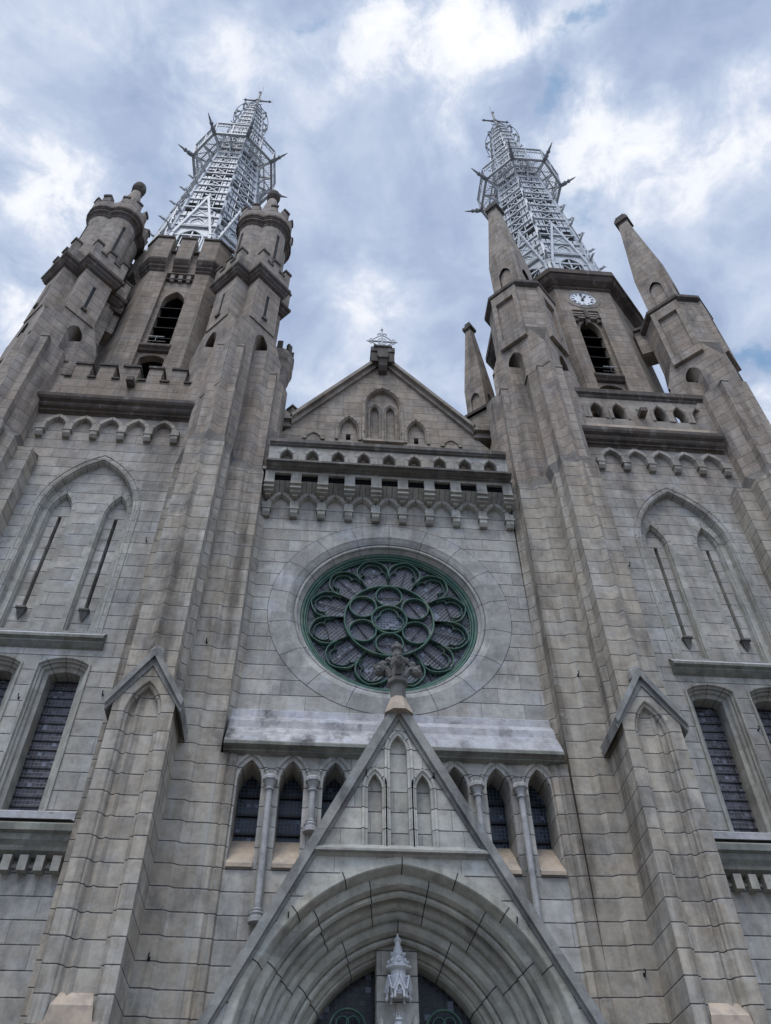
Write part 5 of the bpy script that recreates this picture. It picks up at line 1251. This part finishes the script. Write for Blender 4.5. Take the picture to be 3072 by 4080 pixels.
# ================================================================== iron spires
RT = [(33.0, 2.62), (36.0, 2.50), (41.0, 2.18), (45.0, 1.84), (49.0, 1.50), (53.8, 1.14), (57.5, .84), (59.2, .66)]
def RS(z):
    for (z0, r0), (z1, r1) in zip(RT[:-1], RT[1:]):
        if z <= z1: return r0 + (r1 - r0) * (z - z0) / (z1 - z0)
    return RT[-1][1]
def spire(cx, cy=OCY):
    a0 = pi / 8
    def V(k, z, dr=0.0): a = a0 + pi / 4 * k; r = RS(z) + dr; return Vector((cx + r * cos(a), cy + r * sin(a), z))
    zs = [33.0, 34.3, 35.5, 36.7, 37.8, 38.9, 40.0, 41.05, 42.1, 43.1, 44.1, 45.1, 46.05, 47.0, 48.0, 49.0, 50.2, 51.3, 52.3, 53.3, 54.2, 55.1, 56.0, 56.9, 57.8, 58.6, 59.2]
    root = MB()
    for k in range(8):
        for z0, z1 in zip(zs[:-1], zs[1:]): root.beam(V(k, z0), V(k, z1), .13, .13, up=(V(k, z0) - Vector((cx, cy, z0))))
    o = root.build('spire', 'iron', cath)
    rg = MB(); lat = MB(); pl = MB()
    for i, z in enumerate(zs):
        for k in range(8):
            a, b = V(k, z, .03), V(k + 1, z, .03); rg.beam(a, b, .09, .10); a, b = V(k, z + .16, .0), V(k + 1, z + .16, .0)
            if z < 58: rg.beam(a, b, .05, .05)
            # scalloped valance below each ring
            if i and z < 57:
                n = 3
                for j in range(n):
                    p = V(k, z, .02).lerp(V(k + 1, z, .02), (j + .15) / n); q = V(k, z, .02).lerp(V(k + 1, z, .02), (j + .85) / n); mid = (p + q) / 2 - Vector((0, 0, .09)); rg.beam(p, mid, .04); rg.beam(mid, q, .04)
    for i, (z0, z1) in enumerate(zip(zs[:-1], zs[1:])):
        if 48.9 < z0 < 50.0 and False: continue
        for k in range(8):
            A, B, C, D_ = V(k, z0 + .16), V(k + 1, z0 + .16), V(k + 1, z1), V(k, z1)
            def I(u, v): return A.lerp(B, u).lerp(D_.lerp(C, u), v)
            lat.beam(I(.30, .0), I(.70, 1), .055, .03, up=(B - A).cross(D_ - A)); lat.beam(I(.70, 0), I(.30, 1), .055, .03, up=(B - A).cross(D_ - A))
            # pierced plates by the corner ribs, slotted
            for (u0, u1) in ((.03, .13), (.16, .26), (.74, .84), (.87, .97)):
                for (v0, v1) in ((.06, .46), (.54, .94)):
                    if (i + k + (v0 > .3)) % 5 != 0: pl.add([I(u0, v0), I(u1, v0), I(u1, v1), I(u0, v1)], [(0, 1, 2, 3)])
            # round-arched inner frame
            lat.beam(I(.3, 0), I(.3, 1), .045); lat.beam(I(.7, 0), I(.7, 1), .045)
    for k in range(8):
        for z in [36.0, 38.2, 40.2, 42.2, 44.2, 46.0, 51.6, 52.8, 54.0, 55.2, 56.3, 57.4]:
            s_ = .42 if z < 50 else .26; a = V(k, z); e_ = (a - Vector((cx, cy, z))).normalized(); pts = [a, a + e_ * s_ * .45 + Vector((0, 0, s_ * .10)), a + e_ * s_ * .8 + Vector((0, 0, s_ * .35)), a + e_ * s_ * .75 + Vector((0, 0, s_ * .75))]
            c = MB(); c.tube(pts, [s_ * .20, s_ * .16, s_ * .13, s_ * .05], 5); c.tube([a + e_ * s_ * .5 + Vector((0, 0, s_ * .15)), a + e_ * s_ * 1.05 + Vector((0, 0, s_ * .25))], [s_ * .12, s_ * .04], 5)
            c.build('crocket', 'iron', o)
    rg.build('ring_beam', 'iron', o); lat.build('lattice', 'iron', o); pl.build('pierced_plate', 'iron', o)
    # inner core, stair and floors seen through the ironwork
    co = MB()
    for z in (36.7, 41.05, 45.1, 49.0, 53.3, 56.9):
        co.loft([[tuple(Vector((cx, cy, z)) + (V(k, z) - Vector((cx, cy, z))) * f_) for k in range(8)] for f_ in (.55, .97)], True)
    for k in range(8):
        co.beam((cx + .5 * cos(k * pi / 4), cy + .5 * sin(k * pi / 4), 33), (cx + .28 * cos(k * pi / 4), cy + .28 * sin(k * pi / 4), 58), .05)
    co.build('inner_frame', 'iron_grey', o)
    # dormers on the eight sides
    for k in range(8):
        a = a0 + pi / 4 * (k + .5); e_ = Vector((cos(a), sin(a), 0)); t = Vector((-sin(a), cos(a), 0))
        def DP(x, z, out): return tuple(Vector((cx, cy, z)) + e_ * out + t * x)
        ob_ = 2.50; ot = 2.02; top = 40.3; bot = 33.5
        def out(z): return ob_ + (ot - ob_) * (z - bot) / (top - bot)
        d = MB(); hole = arch(0, 35.2, .52, .85, 0, 33.6, 6)
        polys = [[Vector((-.86, bot, 0)), Vector((.86, bot, 0)), Vector((.80, 35.6, 0)), Vector((.05, top, 0)), Vector((-.05, top, 0)), Vector((-.80, 35.6, 0))], [Vector((x, z, 0)) for x, z in hole]]
        flat = [p for q in polys for p in q]; fs = [tuple(f) for f in tessellate_polygon(polys)]
        d.add([DP(p.x, p.y, out(p.y)) for p in flat], fs); d.add([DP(p.x, p.y, out(p.y) - .08) for p in flat], fs)
        for q in (-1, 1): d.beam(DP(q * .86, bot, out(bot) + .03), DP(q * .80, 35.6, out(35.6) + .03), .12); d.beam(DP(q * .80, 35.6, out(35.6) + .05), DP(0, top + .1, out(top) + .05), .11)
        d.beam(DP(-.62, 36.45, out(36.4) + .05), DP(.62, 36.45, out(36.4) + .05), .10, .06)
        ah = arch(0, 37.0, .32, .6, 0, 36.6, 5)
        for p, q in zip(ah[:-1], ah[1:]): d.beam(DP(p[0], p[1], out(p[1]) + .03), DP(q[0], q[1], out(q[1]) + .03), .05)
        for p, q in zip(hole[:-1], hole[1:]): d.beam(DP(p[0], p[1], out(p[1]) + .03), DP(q[0], q[1], out(q[1]) + .03), .07)
        d.beam(DP(0, 33.6, out(34)), DP(0, 36.1, out(36)), .06); d.beam(DP(0, top, out(top)), DP(0, top + .75, out(top)), .06); d.beam(DP(-.22, top + .48, out(top)), DP(.22, top + .48, out(top)), .05)
        for j in range(6):
            for q in (-1, 1):
                f_ = (j + .5) / 6; z = 35.6 + (top - 35.6) * f_; x = q * (.80 * (1 - f_)); d.beam(DP(x, z, out(z) + .05), DP(x + q * .14, z + .16, out(z) + .10), .05)
        for q in (-1, 1):
            d.beam(DP(q * .80, 35.6, out(35.6)), DP(q * .80, 36.0, 2.2), .06); d.add([DP(0, top, out(top)), DP(q * .80, 35.6, out(35.6)), DP(q * .82, 36.0, 2.2), DP(0, top, 1.9)], [(0, 1, 2, 3)])
        d.build('dormer', 'iron', o)
    # gallery crown
    g_ = MB()
    def GP_(ang, r, z): return Vector((cx + r * cos(ang), cy + r * sin(ang), z))
    for k in range(16):
        a = a0 + pi / 8 * k; cr__ = 1.0 if k % 2 == 0 else cos(pi / 8)
        pts = [GP_(a, 1.52 * cr__, 47.4), GP_(a, 1.62 * cr__, 47.95), GP_(a, 1.90 * cr__, 48.45), GP_(a, 2.32 * cr__, 48.75)]
        for p, q in zip(pts[:-1], pts[1:]): g_.beam(p, q, .09, .09)
        g_.beam(GP_(a, 1.5 * cr__, 48.8), GP_(a, 2.36 * cr__, 48.8), .08, .10)
        g_.beam(GP_(a, 2.36 * cr__, 48.8), GP_(a, 2.42 * cr__, 50.3), .07); g_.beam(GP_(a, 2.36 * cr__, 48.9), GP_(a, 1.45 * cr__, 50.6), .05)
    for k in range(8):
        a, b = a0 + pi / 4 * k, a0 + pi / 4 * (k + 1)
        for r, z, wd in ((2.36, 48.8, .12), (1.9, 48.8, .07), (2.42, 50.3, .10), (2.39, 49.9, .05), (1.60, 47.9, .10), (1.54, 47.4, .10), (1.55, 48.8, .10)): g_.beam(GP_(a, r, z), GP_(b, r, z), wd)
        for j in range(1, 12):
            t = j / 12; p = GP_(a, 2.36, 48.8).lerp(GP_(b, 2.36, 48.8), t); q = GP_(a, 1.55, 48.8).lerp(GP_(b, 1.55, 48.8), t); g_.beam(p, q, .016)
            p = GP_(a, 2.37, 48.85).lerp(GP_(b, 2.37, 48.85), t); q = GP_(a, 2.41, 49.9).lerp(GP_(b, 2.41, 49.9), t); g_.beam(p, q, .018)
        for j in range(1, 9): t = j / 9; r = 1.55 + (2.36 - 1.55) * t; g_.beam(GP_(a, r, 48.79), GP_(b, r, 48.79), .014)
        for j in range(6):
            t0, t1 = j / 6, (j + 1) / 6; p = GP_(a, 2.41, 49.9).lerp(GP_(b, 2.41, 49.9), t0); q = GP_(a, 2.41, 50.3).lerp(GP_(b, 2.41, 50.3), (t0 + t1) / 2); r_ = GP_(a, 2.41, 49.9).lerp(GP_(b, 2.41, 49.9), t1); g_.beam(p, q, .03); g_.beam(q, r_, .03)
    g_.build('gallery', 'iron', o)
    for k in range(8):
        a = a0 + pi / 4 * k; e_ = Vector((cos(a), sin(a), 0)); f_ = MB(); b = GP_(a, 2.34, 48.75)
        f_.tube([b - e_ * .1, b + e_ * .15 + Vector((0, 0, .05)), b + e_ * .45 + Vector((0, 0, .22)), b + e_ * .78 + Vector((0, 0, .42)), b + e_ * .98 + Vector((0, 0, .55))], [.10, .13, .075, .05, .012], 7)
        blobmesh(f_, b + e_ * .50 + Vector((0, 0, .24)), .11, k); blobmesh(f_, b + e_ * .26 + Vector((0, 0, .12)), .13, k + 20)
        f_.tube([b, b + e_ * .22 - Vector((0, 0, .16)), b + e_ * .34 - Vector((0, 0, .08)), b + e_ * .28 + Vector((0, 0, .02))], .025, 5)
        f_.build('gargoyle', 'iron_grey', o)
    # crown of curled hoops and the cross
    cwn = MB()
    for k in range(8):
        a = a0 + pi / 4 * k
        pts = [GP_(a, .62, 57.6), GP_(a, .95, 57.5), GP_(a, 1.08, 58.0), GP_(a, 1.0, 58.6), GP_(a, .72, 58.9), GP_(a, .48, 59.4), GP_(a, .42, 59.9), GP_(a, .52, 60.2)]
        cwn.tube(pts, .05, 6)
        for j, p in enumerate(pts[1:-1]): blobmesh(cwn, p, .085, j + k)
        b = a0 + pi / 4 * (k + 1)
        cwn.beam(GP_(a, .42, 59.9), GP_(b, .42, 59.9), .05)
    cwn.tube([GP_(2 * pi * k / 32, 1.12, 58.0) for k in range(32)], .022, 5, closed=True); cwn.tube([GP_(2 * pi * k / 24, .5, 60.3) for k in range(24)], .03, 5, closed=True)
    cwn.lathe(cx, cy, [(.62, 59.15), (.66, 59.25), (.40, 59.35), (.20, 59.8), (.16, 60.6), (.24, 60.7), (.12, 60.8), (.08, 61.0)], 8)
    cwn.build('crown', 'iron_grey', o)
    cs_ = MB(); cs_.tube([(cx, cy, 60.9), (cx, cy, 64.1)], [.09, .06], 7); cs_.lathe(cx, cy, [(0, 63.9), (.10, 64.0), (.12, 64.1), (.06, 64.3), (0, 64.5)], 7)
    for q in (-1, 1):
        cs_.tube([(cx, cy, 62.3), (cx + q * .75, cy, 62.3), (cx + q * 1.02, cy, 62.3)], [.07, .05, .012], 6); blobmesh(cs_, (cx + q * .82, cy, 62.3), .09, 3)
        for z in (-1, 1):
            cs_.tube([(cx + q * .06, cy, 62.3 + z * .45), (cx + q * .16, cy, 62.3 + z * .2), (cx + q * .45, cy, 62.3 + z * .06)], .035, 5)
        cs_.tube([(cx, cy, 61.5), (cx + q * .3, cy, 61.55), (cx + q * .34, cy, 61.7)], .03, 5)
    blobmesh(cs_, (cx, cy, 62.3), .13, 5)
    cs_.build('cross', 'iron_grey', o)
    lr = MB(); lr.tube([(cx + (.14 if cx < 0 else -.14), cy - .1, 60.5), (cx + (.14 if cx < 0 else -.14), cy - .1, 65.3)], [.04, .015], 6); lr.build('lightning_rod', 'iron_grey', o)
    return o
spire(-8.22); spire(8.40)
m = MB(); m.loft([oct_flat(LCX, OCY, INR - .4, 32.9)], True) if False else m.cap(oct_flat(LCX, OCY, INR - .3, 32.7)); m.build('belfry_roof', 'iron_grey', bl)

# iron hooks left in the walls
def hook(x, y, z, mat='rust'):
    b = MB(); b.tube([(x, y + .01, z), (x, y - .07, z), (x, y - .08, z + .05), (x, y - .05, z + .07)], .012, 6); b.box(x - .02, x + .02, y - .006, y + .01, z - .03, z + .03); return b.build('wall_hook', mat, cath)
for (x, y, z) in ((-.62, PF, 9.30), (.62, PF, 9.28), (-4.05, .28, 12.6), (-4.02, .28, 6.3), (4.02, .28, 12.15), (4.02, .28, 6.2), (4.12, .28, 5.2), (-1.85, PF, 6.75), (1.85, PF, 6.75), (-.62, GP, 22.8), (.60, GP, 22.8), (-7.75, WY, 11.4), (8.0, WY, 11.3), (-6.1, WY, 16.1), (6.25, WY, 16.1), (-6.08, WY, 11.55)):
    hook(x, y, z, 'black')
